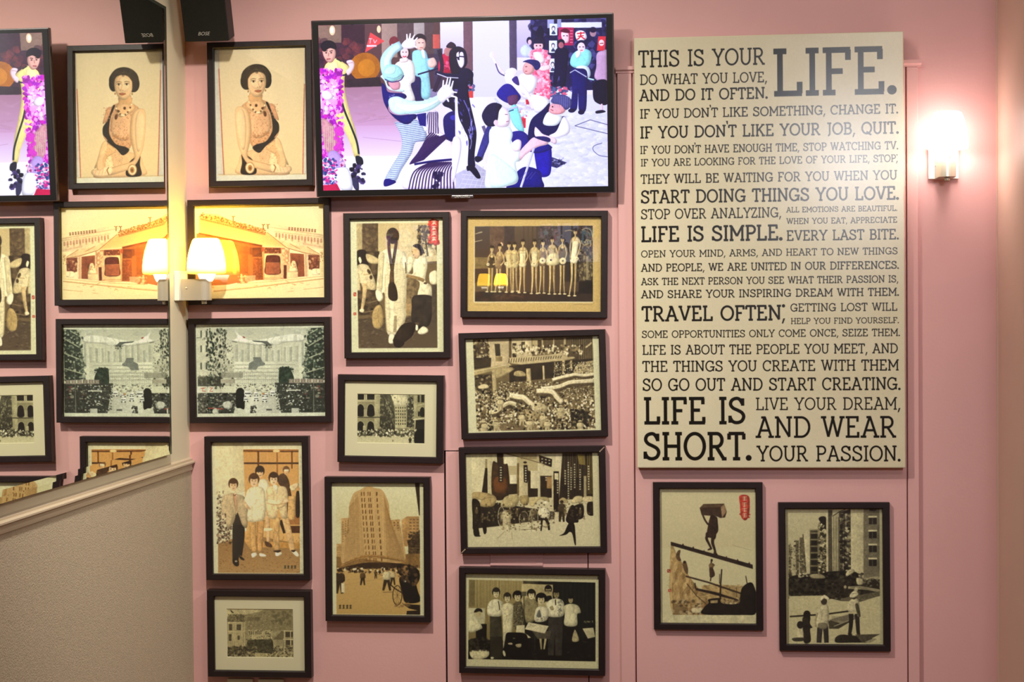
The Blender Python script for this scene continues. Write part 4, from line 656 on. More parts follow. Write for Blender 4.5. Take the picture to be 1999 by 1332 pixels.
def pic_estate():
    c=Pic('95 97 905 100 915 1237 100 1230',390,560,('120f0b','6c6548','c4be90'),'aaa57c',15)
    c.p('b3ad84','120 100 885 100 892 1228 125 1228'); c.setclip('118 100 883 100 890 1230 122 1230')
    c.r('bab48a',100,95,900,500,1,'aea87e')
    for x0,x1,y0 in ((122,145,400),(182,208,365),(215,240,340),(240,272,312)): c.r('5c563e',x0,y0,x1,700)
    c.r('a8a27a',145,402,182,690); c.d(150,122,370,272,690,4,9,['2a261c','8f8864','c4be94','1a1710'],.7,0,.85)
    c.p('bcb68c','248 300 300 265 302 670 275 670'); c.p('48432f','302 268 368 275 370 660 302 670'); c.p('8a8462','300 268 368 272 368 282 300 280')
    for i in range(6): c.r('8d8662',305,300+i*55,368,306+i*55); c.r('25221a',312,312+i*55,362,348+i*55)
    c.p('716b4e','368 250 380 190 440 170 440 640 372 640'); c.d(150,375,180,435,640,6,15,['1a1710','b4ad84','37331f','d0ca9c'],.8,0,.9); c.b('1c1912','375 185 400 165 435 175 435 240 400 220'); c.r('b9b38a',438,120,458,640)
    c.p('4a4534','455 110 490 112 495 640 455 640'); c.p('a09a74','485 160 550 130 552 640 490 640'); c.l('3a3626',7,'490 165 550 125 600 108'); c.hat('5a5540',6,492,170,550,630,3,True,.8)
    c.p('37332a','552 130 642 105 645 640 552 640'); c.d(130,555,130,640,640,9,20,['1c1912','7c7658','b9b38a','4c4734'],.7,0,.85); c.hat('16130e',12,540,130,600,620,3,True,.5)
    c.p('b9b388','642 100 750 100 750 700 645 660'); c.p('6b664e','750 100 885 100 885 680 750 680')
    for i in range(4): c.r('23201a',795,178+i*116,860,232+i*116); c.r('c9c396',790,162+i*116,864,176+i*116); c.r('55503c',822,182+i*116,828,230+i*116)
    c.l('2c281c',5,'120 100 883 104',.5); c.r('37332a',800,104,855,122)
    # dark trees / market
    c.b('1b1912','125 680 240 650 390 640 460 625 600 622 700 640 700 740 620 800 560 830 400 860 125 820'); c.p('2a271c','125 690 885 690 888 870 560 870 400 835 125 825'); c.d(260,125,640,760,850,8,22,['14120c','343024','4a4534','0d0b08'],.7,0,.7); c.b('b3ad84','600 650 620 615 660 605 675 625 640 650 610 665'); c.p('9a9470','750 690 830 668 885 668 885 684 760 700'); c.d(40,760,690,885,800,6,14,['2c281c','6a654c'],.8,0,.8); c.b('a8a27a','690 680 740 690 745 730 700 735'); c.p('8d8766','620 750 720 745 885 775 885 800 780 780 620 770'); c.d(14,210,640,290,670,8,16,['a8a27a','c4be94'],.6,0,.9); c.b('8a8462','300 650 390 645 430 680 320 680'); c.man(597,800,70,6,2,5,1,.3)
    c.p('b9b386','125 830 400 825 480 865 560 875 700 875 888 830 892 1230 125 1230'); c.p('5a553e','560 850 888 790 888 828 720 880 560 872'); c.d(200,130,850,880,1220,6,16,['a8a276','c6c094'],.4,0,.4)
    # people
    c.l('2a261c',13,'130 1002 350 988'); c.l('2a261c',13,'455 980 640 955')
    c.b('26221a','240 1010 300 1000 300 1060 320 1095 300 1110 305 1210 250 1220 240 1100'); c.e('1f1b14',275,985,30,34); c.b('b3ad84','195 1110 235 1090 245 1190 200 1195'); c.e('25211a',218,1072,28,32); c.b('3a3628','150 1185 240 1180 250 1205 170 1210')
    c.l('34302a',46,'385 1080 380 1150 375 1222',1,True,40); c.l('2e2a24',46,'430 1080 435 1150 438 1222',1,True,36); c.b('b9b38a','360 960 400 900 440 895 460 960 455 1060 435 1100 370 1095 340 1080 350 1010'); c.b('6a654c','370 1060 440 1060 440 1105 380 1105',.8); c.e('3a3226',418,875,26,30); c.b('cdc79c','385 850 420 820 460 845 455 865 420 850 395 870'); c.l('9a8f6a',14,'362 970 345 1040 350 1085',1,True)
    c.p('3c3828','455 1040 620 990 700 995 700 1010 540 1105 460 1105'); c.p('79735a','460 1030 620 985 722 995 560 1060'); c.hat('4a4534',4,480,1000,620,1040,14,True,.7); c.l('8d8766',8,'500 1085 722 998')
    c.l('26221c',40,'645 980 645 1060 635 1140',1,True,28); c.l('26221c',40,'695 980 700 1060 705 1140',1,True,28); c.b('b9b38a','615 900 660 850 705 860 715 900 722 990 700 1000 690 960 625 962'); c.b('45412f','680 905 705 900 725 1000 700 985'); c.e('3c3428',668,838,24,20); c.b('d0ca9e','632 835 650 800 680 785 700 800 705 822 665 845'); c.l('8a8462',5,'655 812 700 805'); c.b('26221a','620 1140 650 1145 650 1165 625 1160'); c.b('26221a','695 1140 720 1140 720 1155 695 1152'); c.b('b9b38a','670 790 680 760 700 762 700 790',.8)
    c.b('25221a','515 1180 560 1155 640 1160 740 1170 820 1165 780 1215 640 1222 520 1220'); c.p('4a4534','680 1155 890 1150 830 1180 790 1222 740 1222'); c.p('8d8766','760 1215 840 1185 860 1195 800 1225')
    c.setclip(); return c.image('housing_estate',2,.05,1.1)
def pic_tv():
    c=Pic('623 47 1184 38.5 1184.7 368.7 630 372.5',1200,700,('000000','ffffff'),'e8e4ff',21); c.mot=.07; c.sh=.12; c.F*=.5
    c.B=(600,20,1/3.506)
    # crop A space: left part, B: right part
    c.r('5c3a40',60,70,1130,540); c.r('8d7060',70,80,240,215); c.e('ffd9a8',178,130,20,34); c.e('fff4e0',178,128,12,22); c.r('3a1c30',240,80,400,320); c.r('44263a',60,215,400,520); c.r('a88a80',515,80,622,320); c.e('ffe0b0',497,125,14,26); c.r('574048',622,80,870,300); c.r('b0a4a0',735,80,808,190); c.d(60,70,200,400,420,12,34,['6a2a3a','30182c','8a3a3c'],1,0,.5)
    c.e('c07018',400,385,105,100,0,.9); c.e('d88a20',410,390,60,60,0,.7); c.p('30202c','270 470 500 455 520 540 280 545'); c.e('7a2838',600,215,34,40); c.e('ffffff',588,236,8)
    c.p('a87a90','60 530 700 515 700 800 60 800',1,False,'d0a0c4'); c.p('d4a8cc','60 790 720 790 720 1010 60 1010',1,False,'f2e4ff'); c.r('f6f2ff',60,1000,1130,1260); c.l('c090b8',4,'350 770 480 745 640 740',.6); c.l('c090b8',4,'380 870 640 900',.5); c.d(30,280,560,640,760,30,70,['b4849c','c496b0'],.2,0,.3)
    c.p('f04a50','438 146 535 208 400 285'); c.r('ffd8e0',412,233,480,246)
    for q in ('428 190 452 190','440 190 436 225','460 195 468 222','468 222 484 198'): c.l('ffc8d0',6,q)
    c.r('ececff',915,80,1078,420,1,'c8bce8'); c.r('70505c',1078,80,1130,560); c.r('d05850',865,165,912,262); c.r('484054',870,262,930,560); c.r('30204c',690,300,1130,600,.5)
    # man in red, dark cap
    c.b('c81848','910 340 950 290 1000 310 1000 420 930 430 900 410'); c.e('c08080',970,285,30,32); c.b('281830','955 250 985 218 1018 235 1020 262 985 262'); c.d(16,920,340,980,420,8,14,['f06090','900830'],1,0,.6)
    # cyan suit man
    c.b('201850','720 440 780 430 800 620 740 620 715 560'); c.b('9adfe8','722 300 760 270 810 275 830 330 835 420 845 590 785 600 780 470 740 440'); c.l('86ccd8',40,'835 330 850 400 870 370',1,True,22); c.b('f4c8b8','830 345 870 325 890 370 860 395 835 385'); c.l('281838',26,'905 270 925 400 870 560',1,True); c.l('181040',10,'760 440 830 420 900 400')
    c.e('2c1c30',778,200,44,42); c.b('f2c4b4','742 205 775 190 808 200 815 245 795 275 765 270 745 250'); c.l('301830',4,'765 222 778 222'); c.l('301830',4,'790 222 803 222'); c.l('b04848',4,'775 255 795 255'); c.b('241428','738 205 750 170 800 165 812 200 780 190'); c.b('f8f0ff','785 275 805 275 812 330 795 320')
    # woman in white
    c.b('f2eee2','600 380 640 345 700 335 736 372 740 480 712 512 740 618 690 640 650 560 620 520 600 470'); c.e('382030',668,285,42,48); c.e('fae0dc',670,290,28,38); c.e('40202c',660,285,5,3); c.e('40202c',682,285,5,3); c.l('d83858',7,'658 312 670 318 684 312',1,True); c.b('f8e4e0','640 330 690 325 690 350 645 355')
    # yellow track-suit man
    c.b('f6e58c','120 400 145 350 200 322 250 350 292 385 285 430 262 440 262 560 300 720 330 820 358 990 322 1005 290 900 230 790 222 880 232 945 214 945 200 820 180 700 130 560'); c.b('fff4b4','150 370 210 350 225 450 240 640 200 560 150 450',.6)
    c.l('1c2830',13,'222 430 225 540 252 670 302 800 338 900 352 985',1,True); c.l('1c2830',10,'222 435 262 438 298 402',1,True); c.l('1c2830',9,'205 325 240 345')
    c.b('f4d4d8','272 345 310 335 328 360 322 395 300 430 280 440 270 410 292 385'); c.l('d09aa0',3,'280 360 315 352'); c.e('1c1422',150,238,54,40); c.b('eab09c','112 255 150 232 195 262 198 310 175 350 140 345 115 300'); c.b('1c1422','100 240 130 210 190 215 205 260 160 252 118 275'); 
    for x in (135,170): c.l('301820',5,[(x-12,274),(x+10,270)]); c.e('20101c',x,284,7,4)
    c.l('b87868',4,'152 285 150 308'); c.l('982838',6,'138 328 165 326'); c.b('181828','330 1000 372 1010 380 1055 340 1060'); c.d(46,300,1060,390,1180,7,18,['181838','403068','101020'],1,0,.9); c.b('181828','212 938 240 940 238 962 214 962'); c.b('303050','300 1160 340 1150 350 1230 320 1225')
    # magenta boa
    c.d(420,86,400,240,1010,8,20,['d81cc0','f468e0','a010a0','ff9cf0','b414c8'],1,0,.95); c.d(80,90,480,200,700,8,18,['ffe8ff','ffb0f4'],1,0,.9); c.b('f8e8f0','100 560 140 545 180 580 160 610 120 605'); c.b('c89a88','100 740 170 780 215 860 220 960 150 985 110 900',.8); c.hat('e8c8b8',6,110,790,210,960,7,True,.6); c.d(60,190,800,240,960,8,15,['e038c8'],1,0,.9)
    c.b('b898d8','140 985 200 965 260 1060 240 1100 180 1110'); c.b('f6f8ff','165 1110 250 1075 290 1110 305 1230 235 1235'); c.d(150,104,1020,200,1210,6,13,['e02890','ffd0f0','5050a0','ff70b0','204080'],1,0,.9); c.p('d01850','104 1200 200 1190 225 1240 104 1240'); c.d(14,220,1020,265,1070,6,10,['a02870','ffc0e0'],1,0,.9)
    # black leather figure
    c.b('0e0c30','960 470 1010 440 1100 440 1140 470 1180 640 1180 900 1060 900 1000 700 925 640'); c.b('100c2c','975 300 1010 255 1060 255 1095 300 1080 440 1020 450 985 420'); c.b('f4e0ec','1025 300 1065 285 1095 320 1090 370 1068 400 1040 380'); c.l('141038',10,'1025 325 1095 332'); c.e('141038',1045,335,14,10); c.e('141038',1080,338,12,10); c.l('a01848',5,'1060 372 1080 372')
    c.l('dcd8ff',7,'880 440 960 462 1100 470',.9); c.l('10103c',26,'880 430 960 450 1100 455'); c.l('e8e4ff',6,'890 436 960 462 1096 472'); c.d(40,940,480,1120,640,8,24,['3a3890','8078d0','0a0828'],.4,30,.7); c.l('5048b0',5,'1060 620 1110 700',.8)
    # dancer in cap
    c.l('b4e6ee',88,'575 470 548 400 545 330 590 270 650 235',1,True,60); c.l('d8fbff',40,'565 420 548 350 590 275 640 240',.7,True)
    c.b('fff0f6','650 235 680 200 720 190 750 215 745 250 710 262 670 258')
    for q in ('690 205 688 160','705 200 712 155','722 200 742 165','738 212 762 185','730 240 760 258'): c.l('fff0f6',14,q,1,False,9)
    c.b('d4f4f4','505 450 540 440 560 520 660 545 650 560 560 540 530 480'); c.b('14106a','512 500 540 520 560 560 660 570 680 600 620 620 565 640 560 690 620 720 740 714 742 745 690 782 640 770 580 720 540 660 520 600'); c.d(26,560,575,600,640,4,8,['8088c0'],.5,0,.6)
    c.b('d898a4','560 490 620 480 640 505 630 540 590 545 568 520'); c.b('a8e8e0','522 430 545 375 600 370 640 390 665 440 640 470 580 488 540 480 525 460'); c.b('d4fff4','530 420 560 390 610 385 600 430 550 440',.7); c.l('38307a',7,'535 470 580 490 640 478 665 445',1,True); c.l('8090b0',4,'545 455 600 465 650 440',.7,True)
    c.b('cffaf4','560 610 620 590 700 620 800 620 880 590 915 570 930 620 860 680 780 705 700 712 620 715 570 680'); c.b('eefffa','600 640 700 650 830 640 900 610 900 630 800 680 680 695',.8)
    c.b('f6f2fa','890 580 920 530 960 510 1000 550 1000 590 960 610 920 640')
    for q in ('930 540 935 480','950 530 965 465','970 530 985 460','985 545 1002 485','980 560 1028 568','985 590 1025 600','960 610 970 632'): c.l('f6f2fa',15,q,1,False,9)
    c.b('d0e6f2','600 765 690 785 745 750 818 850 800 900 740 910 710 990 640 1100 600 1175 530 1165 570 1080 640 960 640 860'); c.setclip('600 765 690 785 745 750 818 850 800 900 740 910 710 990 640 1100 600 1175 530 1165 570 1080 640 960 640 860',True)
    for i in range(34): y=760+i*13; c.l('4a50a8',4,[(520,y+24),(660,y+10),(830,y-14)],.8,True)
    c.setclip(); c.b('161070','525 1165 560 1160 605 1180 560 1205 522 1208'); c.l('e8f0ff',26,'820 700 800 760 815 830',1,True); c.p('18127a','750 715 815 705 812 800 770 790')
    # striped shirt man in front
    S='672 1235 672 1130 700 1050 760 970 820 850 822 720 855 690 895 705 900 820 960 870 1005 930 1022 1000 1015 1120 1020 1235'
    c.b('efe6fa',S); c.setclip(S,True)
    for i in range(16): c.l('2c1450',9,[(700+i*6,1060-i*2),(760+i*18,940-i*8),(850+i*12,840+i*6)],.95,True); c.l('2c1450',9,[(690+i*22,1235),(730+i*19,1110),(850+i*12,1045)],.95,True)
    for i in range(6): c.l('2c1450',8,[(815+i*16,850),(828+i*13,700)],.95)
    c.l('140c60',15,'730 1060 860 1040 1010 1028',1,True); c.d(20,860,1120,920,1235,10,20,['180c40'],1,0,.8); c.setclip()
    c.b('140e5c','930 760 960 710 1020 695 1085 730 1090 800 1070 870 1010 905 950 880'); c.e('4a48e0',1000,740,22,18,0,.6); c.b('e8c0d8','1040 880 1065 860 1050 910 1000 930 985 910')
    c.B=(900,20,1/3.506)
    c.r('e8e8ff',85,60,335,690,1,'d8d8ff'); c.r('745060',22,60,85,420); c.r('504468',335,60,385,420); c.r('dcd4ff',385,60,482,330,1,'b8b0e8'); c.r('f0eeff',-40,600,340,1240); c.r('dcd8f8',335,420,480,700)
    c.r('181648',482,60,1000,560); c.d(240,482,60,1000,560,10,30,['10103c','302858','4c4890','1c1450'],1,0,.7); c.r('e6ecff',690,92,965,130); c.r('c0c8f8',595,60,690,130,.8); c.r('1a1840',640,64,662,100); c.r('40386c',860,64,960,92)
    c.p('e2e6ff','340 640 480 560 995 600 1000 1240 340 1240'); c.d(360,600,700,1000,1220,10,34,['f2f4ff','d4d8f4','c8ccec','eaecff'],.4,0,.5); c.d(60,360,600,640,700,12,30,['c0b8e0','d8d0f0'],.4,0,.6)
    c.l('404068',5,'775 805 880 765 1000 800',.8); c.l('404068',5,'775 805 1000 862',.8); c.l('50507c',5,'960 925 905 945 900 975 940 1010 1000 1020',.8,True); c.p('34346a','615 1018 720 1058 650 1095 600 1080'); c.d(30,620,1025,705,1085,5,10,['a0a4cc','14143c'],.8,0,.7)
    c.p('b8b8d4','-40 1130 100 1060 170 1110 170 1230 -40 1230',.9)
    for i in range(5): c.l('f2f2ff',4,[(-20+i*36,1230),(60+i*30,1080)]); c.l('f2f2ff',4,[(0,1100+i*32),(170,1120+i*32)])
    # posters and cards
    c.p('b81c58','672 125 775 128 770 252 668 248'); c.b('f8d0d8','690 160 720 145 740 170 738 225 710 232 692 200'); c.l('301028',5,'700 185 712 183'); c.l('301028',5,'722 183 734 185'); c.b('5a0c30','680 150 715 132 745 150 740 165 700 160'); c.hat('ff80a0',5,748,140,768,240,5,False)
    c.b('f4f0ff','785 165 820 148 850 160 862 200 830 222 795 215'); c.l('d82c40',9,'795 170 848 165'); c.l('d82c40',9,'822 158 818 190 795 212',1,True); c.l('d82c40',9,'820 188 850 210'); c.l('d82c40',7,'800 188 842 184')
    for x0,y0,x1,y1 in ((605,216,660,300),(600,340,656,434),(610,100,662,180)): c.r('e8f6ff',x0,y0,x1,y1); c.e('303050',(x0+x1)/2,(y0+y1)/2-8,13,18,0,.8); c.e('f8e8f0',(x0+x1)/2,(y0+y1)/2-4,9,12); c.b('304068',[((x0+x1)/2-14,y1-10),((x0+x1)/2,y1-32),((x0+x1)/2+14,y1-10)])
    c.p('d83040','940 190 992 190 985 290 930 290'); c.e('ffd8d8',962,235,18,22); c.l('701020',5,'950 240 975 238')
    # crowd
    c.b('0c0c30','515 170 545 110 570 150 560 200'); c.e('14103c',472,215,20,26); c.e('e8c0d0',474,225,13,18); c.b('c8d8ff','410 270 450 240 500 290 480 330 420 320')
    c.b('18143c','498 240 510 200 545 185 575 215 572 265 500 268'); c.e('fac8d0',532,252,32,34); c.r('18143c',500,212,566,236); c.e('301030',520,250,5); c.e('301030',545,250,5); c.l('e02858',6,'520 270 533 276 546 270',1,True)
    c.b('ff8cac','478 290 520 272 570 280 610 330 605 400 615 560 600 625 540 580 480 560 500 430 480 350'); c.d(220,478,280,612,610,6,14,['ff5c88','ffc0d0','e83868','ffe0e8','ff90b0'],1,0,.8); c.b('ffe4ea','495 300 550 300 575 360 530 370')
    c.b('f8d8dc','530 400 600 385 610 410 560 425'); c.b('100e38','645 290 690 262 735 290 730 380 710 540 680 540 672 460 650 520 630 510 640 400'); c.e('101030',688,232,24,26); c.e('b06070',687,248,18,22)
    c.b('8ee4e4','755 330 790 290 850 275 890 300 888 360 860 400 800 410 750 385'); c.b('e8fbff','790 400 870 400 880 470 800 500',.9); c.b('161462','752 420 800 410 860 430 860 560 850 700 805 700 800 580 790 690 745 700 760 560'); c.e('181440',825,245,38,30); c.e('f8e0e8',824,265,27,34); c.l('301838',5,'808 262 820 262'); c.l('301838',5,'832 262 844 262'); c.l('c82850',5,'818 285 834 285'); c.b('fae6ee','785 300 815 285 820 310 795 340'); c.e('14103c',755,700,24,14); c.e('14103c',820,712,22,16); c.l('e0e8ff',8,'745 440 780 420 860 470',.8); c.l('b8e8e8',10,'870 480 910 490')
    c.e('b08898',905,165,22,28); c.e('181038',905,145,24,20); c.b('c4a0c4','930 310 970 290 1000 300 1000 500 915 480 925 400'); c.hat('98709c',3,930,320,995,490,8,True,.5); c.b('0c0a28','915 500 1000 500 1000 655 915 640 900 560'); c.l('e8b8c8',12,'960 655 962 700'); c.b('14102c','920 705 965 698 985 712 925 722')
    c.d(120,615,540,730,600,6,13,['4c5c90','e85880','ffffff','304878'],1,0,.9); c.p('c82840','440 600 468 600 465 655 445 655'); c.p('e04040','42 555 86 555 84 605 46 605'); c.d(20,50,510,90,555,6,12,['e87090','506090'],1,0,.9); c.d(24,390,700,450,750,6,11,['e85878','fff','c0d0f8'] if 0 else ['e85878','ffffff','c0d0f8'],1,0,.9); c.p('d82840','405 750 442 748 440 815 425 818')
    # leather figure torso and legs seen right
    c.b('0c0b34','-10 430 40 400 85 430 80 480 50 500 60 620 90 760 105 860 90 1000 92 1080 45 1080 50 900 20 820 -20 700'); c.l('7c78d8',6,'20 620 60 720 80 860',.9,True); c.l('b8b4f4',5,'50 820 70 900 60 960',.9,True); c.d(24,-20,600,90,950,6,20,['5450c0','a8a4f0'],.3,70,.7); c.b('100c30','-10 290 20 265 42 300 45 370 10 400'); c.b('f0e4f4','-5 300 20 295 25 370 0 395'); c.l('14103c',8,'-10 318 30 322'); c.b('0e0c2c','38 1075 90 1080 130 1150 105 1160 60 1110 40 1108'); c.b('eae6ff','-60 900 -10 880 0 960 -30 1100 -60 1180')
    c.l('605880',22,'150 800 180 880 130 1030',1,False,30); c.b('303080','180 800 210 830 180 940 130 1040 100 1040 120 960'); c.b('101030','95 1010 135 1015 135 1040 98 1045')
    # leaning dancers
    c.b('f4eefa','300 440 350 400 385 430 370 460 400 520 480 560 500 600 440 620 380 560 320 520'); c.e('f4f0fa',345,430,40,28,-15); c.l('f0e0f4',20,'300 445 262 400 232 350 215 300',1,True,14); c.e('f8e8f4',218,310,18,22); c.l('4c4478',8,'240 370 262 430 300 455',1,True)
    c.b('f6f4ff','395 470 430 440 520 470 500 560 430 590 395 540'); c.b('38287c','350 480 385 460 400 520 370 510'); c.b('e8a8a8','425 400 445 365 480 360 505 400 490 440 450 450 428 430'); c.b('20206a','425 360 470 345 530 355 545 395 515 420 490 385 450 365'); c.l('402030',4,'442 395 455 393'); c.l('902838',4,'440 425 455 426')
    c.b('1c188c','245 580 290 520 340 515 390 570 408 610 360 650 290 630'); c.b('5c3060','320 600 390 590 380 650 330 655'); c.l('f0e4f8',36,'400 520 450 580 480 640 490 690',1,True,22); c.b('88e0e0','330 690 380 660 430 830 400 840 350 780'); c.l('c0c8f0',12,'230 610 300 680 390 670',1,True); c.l('283878',7,'240 640 300 700 360 690',1,True)
    c.b('201a80','340 850 420 840 470 900 430 980 380 980 350 920')
    # kneeling man with cap
    c.b('f4f4ff','480 590 560 600 610 640 560 700 510 710 490 660'); c.b('100e4c','455 870 480 760 560 690 605 645 600 700 560 790 650 800 690 740 715 760 650 860 560 880 470 900'); c.b('eaf4f4','560 790 590 710 640 730 690 740 650 800'); c.b('f6f4ff','700 740 740 800 730 860 640 890 600 870 650 840'); c.b('f0a4ac','600 690 620 650 680 660 715 690 690 720 640 725 605 710'); c.b('484888','615 630 640 595 700 590 750 620 752 665 715 695 680 660 630 650'); c.hat('7c80c0',3,620,600,750,680,9,True,.6); c.l('802838',4,'612 690 630 700'); c.e('201020',625,672,5)
    c.b('f8dce8','500 860 505 810 530 830 560 860 620 880 650 900 640 930 580 900 520 885'); c.b('1c14a0','500 950 560 930 612 950 612 1100 590 1150 530 1150 510 1080'); c.b('14107c','440 920 500 900 620 950 540 990 470 980')
    # front man in pale shirt
    c.b('141278','315 1235 350 1150 430 1085 530 1110 548 1170 545 1235'); c.b('edfff6','195 830 260 805 330 812 352 860 340 930 400 960 400 1040 370 1060 385 1180 320 1215 170 1235 170 1100 190 980'); c.b('ccf4ec','200 1000 300 1050 380 1130 370 1190 200 1220',.6); c.b('fae8f2','340 930 380 895 410 910 400 970 360 975')
    c.b('f4c8d4','400 980 450 920 500 880 580 900 590 930 520 950 440 1000 400 1040'); c.b('201c60','500 880 560 875 605 890 600 915 540 900'); c.b('f8e8f2','235 700 270 670 320 690 335 750 320 800 270 810 240 790'); c.b('14123e','145 715 180 660 230 640 280 660 260 700 250 760 230 800 180 800 150 760'); c.e('f4d4e0',238,778,16,20); c.l('401830',4,'300 722 318 722'); c.l('b04868',4,'308 772 326 768')
    c.l('c8ccec',16,'496 955 404 1225'); c.l('f4f4ff',6,'492 960 402 1225')
    for i in range(4): c.l('7c78d0',4,[(440+i*22,1120),(400+i*22,1170)],.6)
    return c.image('tv_dance_scene',1,.0,(.96,.95,1.03))
TXT="""THIS IS YOUR|1246|1494|99.6|133|.1
DO WHAT YOU LOVE,|1249|1498|146.5|166.9|.1
AND DO IT OFTEN.|1248|1499|176|198.8|.12
LIFE.|1509|1751|95.5|188.5|.115
IF YOU DON'T LIKE SOMETHING, CHANGE IT.|1249|1754|213.7|232.4|.115
IF YOU DON'T LIKE YOUR JOB, QUIT.|1249|1755|247.3|271.3|.12
IF YOU DON'T HAVE ENOUGH TIME, STOP WATCHING TV.|1249|1754|285.7|301.4|.11
IF YOU ARE LOOKING FOR THE LOVE OF YOUR LIFE, STOP;|1250|1753|311|325.6|.11
THEY WILL BE WAITING FOR YOU WHEN YOU|1250|1752|341|359.7|.11
START DOING THINGS YOU LOVE.|1250|1755|372|398.3|.12
STOP OVER ANALYZING,|1250|1525|409.2|429.2|.1
ALL EMOTIONS ARE BEAUTIFUL.|1534.8|1752|404|414.7|.11
WHEN YOU EAT, APPRECIATE|1535|1752|426|437.5|.11
LIFE IS SIMPLE.|1250|1527|442.5|473.9|.13
EVERY LAST BITE.|1535|1755|449.5|470.2|.11
OPEN YOUR MIND, ARMS, AND HEART TO NEW THINGS|1250|1753|489.7|503.5|.11
AND PEOPLE, WE ARE UNITED IN OUR DIFFERENCES.|1250|1755|515.9|531.5|.12
ASK THE NEXT PERSON YOU SEE WHAT THEIR PASSION IS,|1250|1754|543.5|557.7|.115
AND SHARE YOUR INSPIRING DREAM WITH THEM.|1250|1755|567.7|583.4|.12
TRAVEL OFTEN;|1251|1532|598.6|629|.13
GETTING LOST WILL|1542|1752|592.5|608.6|.11
HELP YOU FIND YOURSELF.|1543|1755|621|632.8|.11
SOME OPPORTUNITIES ONLY COME ONCE, SEIZE THEM.|1251|1757|646.5|661|.11
LIFE IS ABOUT THE PEOPLE YOU MEET, AND|1252|1753|674.8|694|.11
THE THINGS YOU CREATE WITH THEM|1252|1755|705.8|727.5|.11
SO GO OUT AND START CREATING.|1252|1758|740|765|.11
LIFE IS|1254|1455|776.7|830.5|.12
SHORT.|1253|1465|845|901|.12
LIVE YOUR DREAM,|1474|1758|777|801.5|.095
AND WEAR|1474|1750|813.5|856|.105
YOUR PASSION.|1476|1758|871|902|.105"""
def pic_poster():
    c=Pic('1239 77 1763 62 1766 912 1243 914',1050,1700,('000000','ffffff'),'ded6b4',31); c.mot=0
    c.d(160,1239,62,1766,914,20,80,['dad1ad','e2dabb'],1,0,.25)
    for row in TXT.split('\n'):
        s,x0,x1,yt,yb,t=row.split('|'); x0,x1,yt,yb,t=map(float,(x0,x1,yt,yb,t))
        sl=-.0262+(yb-70)/843*.0225
        (a,b),(e,f),(g,h)=c.T([(x0,yb),(x1,yb+sl*(x1-x0)),(x0,yt)])
        slab(c,s,a,e,(b+f)/2,b-h,t)
    return c.image('poster_text',1,.012,.89)
# ---------------------------------------------------------------- helpers
COL=sc.collection
def mat(name,col,rough=.6,metal=0,bump=0,bscale=40,var=0,vscale=6,spec=.5,coat=0):
    m=bpy.data.materials.new(name); m.use_nodes=True; nt=m.node_tree; b=nt.nodes['Principled BSDF']
    c=[(v/255/12.92 if v/255<=.04045 else ((v/255+.055)/1.055)**2.4) for v in col]+[1]
    b.inputs['Base Color'].default_value=c; b.inputs['Roughness'].default_value=rough; b.inputs['Metallic'].default_value=metal
    b.inputs['Specular IOR Level'].default_value=spec; b.inputs['Coat Weight'].default_value=coat
    tc=nt.nodes.new('ShaderNodeTexCoord')
    if var:
        n=nt.nodes.new('ShaderNodeTexNoise'); n.inputs['Scale'].default_value=vscale; n.inputs['Detail'].default_value=5; nt.links.new(tc.outputs['Object'],n.inputs['Vector'])
        r=nt.nodes.new('ShaderNodeMapRange'); r.inputs['From Min'].default_value=.3; r.inputs['From Max'].default_value=.7; r.inputs['To Min'].default_value=1-var; r.inputs['To Max'].default_value=1+var; nt.links.new(n.outputs['Fac'],r.inputs['Value'])
        x=nt.nodes.new('ShaderNodeVectorMath'); x.operation='SCALE'; x.inputs[0].default_value=c[:3]; nt.links.new(r.outputs['Result'],x.inputs['Scale']); nt.links.new(x.outputs['Vector'],b.inputs['Base Color'])
    if bump:
        n=nt.nodes.new('ShaderNodeTexNoise'); n.inputs['Scale'].default_value=bscale; n.inputs['Detail'].default_value=4; nt.links.new(tc.outputs['Object'],n.inputs['Vector'])
        p=nt.nodes.new('ShaderNodeBump'); p.inputs['Strength'].default_value=bump; p.inputs['Distance'].default_value=.002; nt.links.new(n.outputs['Fac'],p.inputs['Height']); nt.links.new(p.outputs['Normal'],b.inputs['Normal'])
    return m
def img_mat(name,im,rough=.5,emit=0,spec=.5,bump=0):
    m=bpy.data.materials.new(name); m.use_nodes=True; nt=m.node_tree; b=nt.nodes['Principled BSDF']
    t=nt.nodes.new('ShaderNodeTexImage'); t.image=im; t.interpolation='Cubic'; t.extension='EXTEND'
    b.inputs['Roughness'].default_value=rough; b.inputs['Specular IOR Level'].default_value=spec
    if emit:
        b.inputs['Base Color'].default_value=(.01,.01,.012,1); nt.links.new(t.outputs['Color'],b.inputs['Emission Color']); b.inputs['Emission Strength'].default_value=emit
    else: nt.links.new(t.outputs['Color'],b.inputs['Base Color'])
    if bump:
        tc=nt.nodes.new('ShaderNodeTexCoord'); n=nt.nodes.new('ShaderNodeTexNoise'); n.inputs['Scale'].default_value=420; nt.links.new(tc.outputs['Object'],n.inputs['Vector'])
        p=nt.nodes.new('ShaderNodeBump'); p.inputs['Strength'].default_value=bump; p.inputs['Distance'].default_value=.001; nt.links.new(n.outputs['Fac'],p.inputs['Height']); nt.links.new(p.outputs['Normal'],b.inputs['Normal'])
    return m
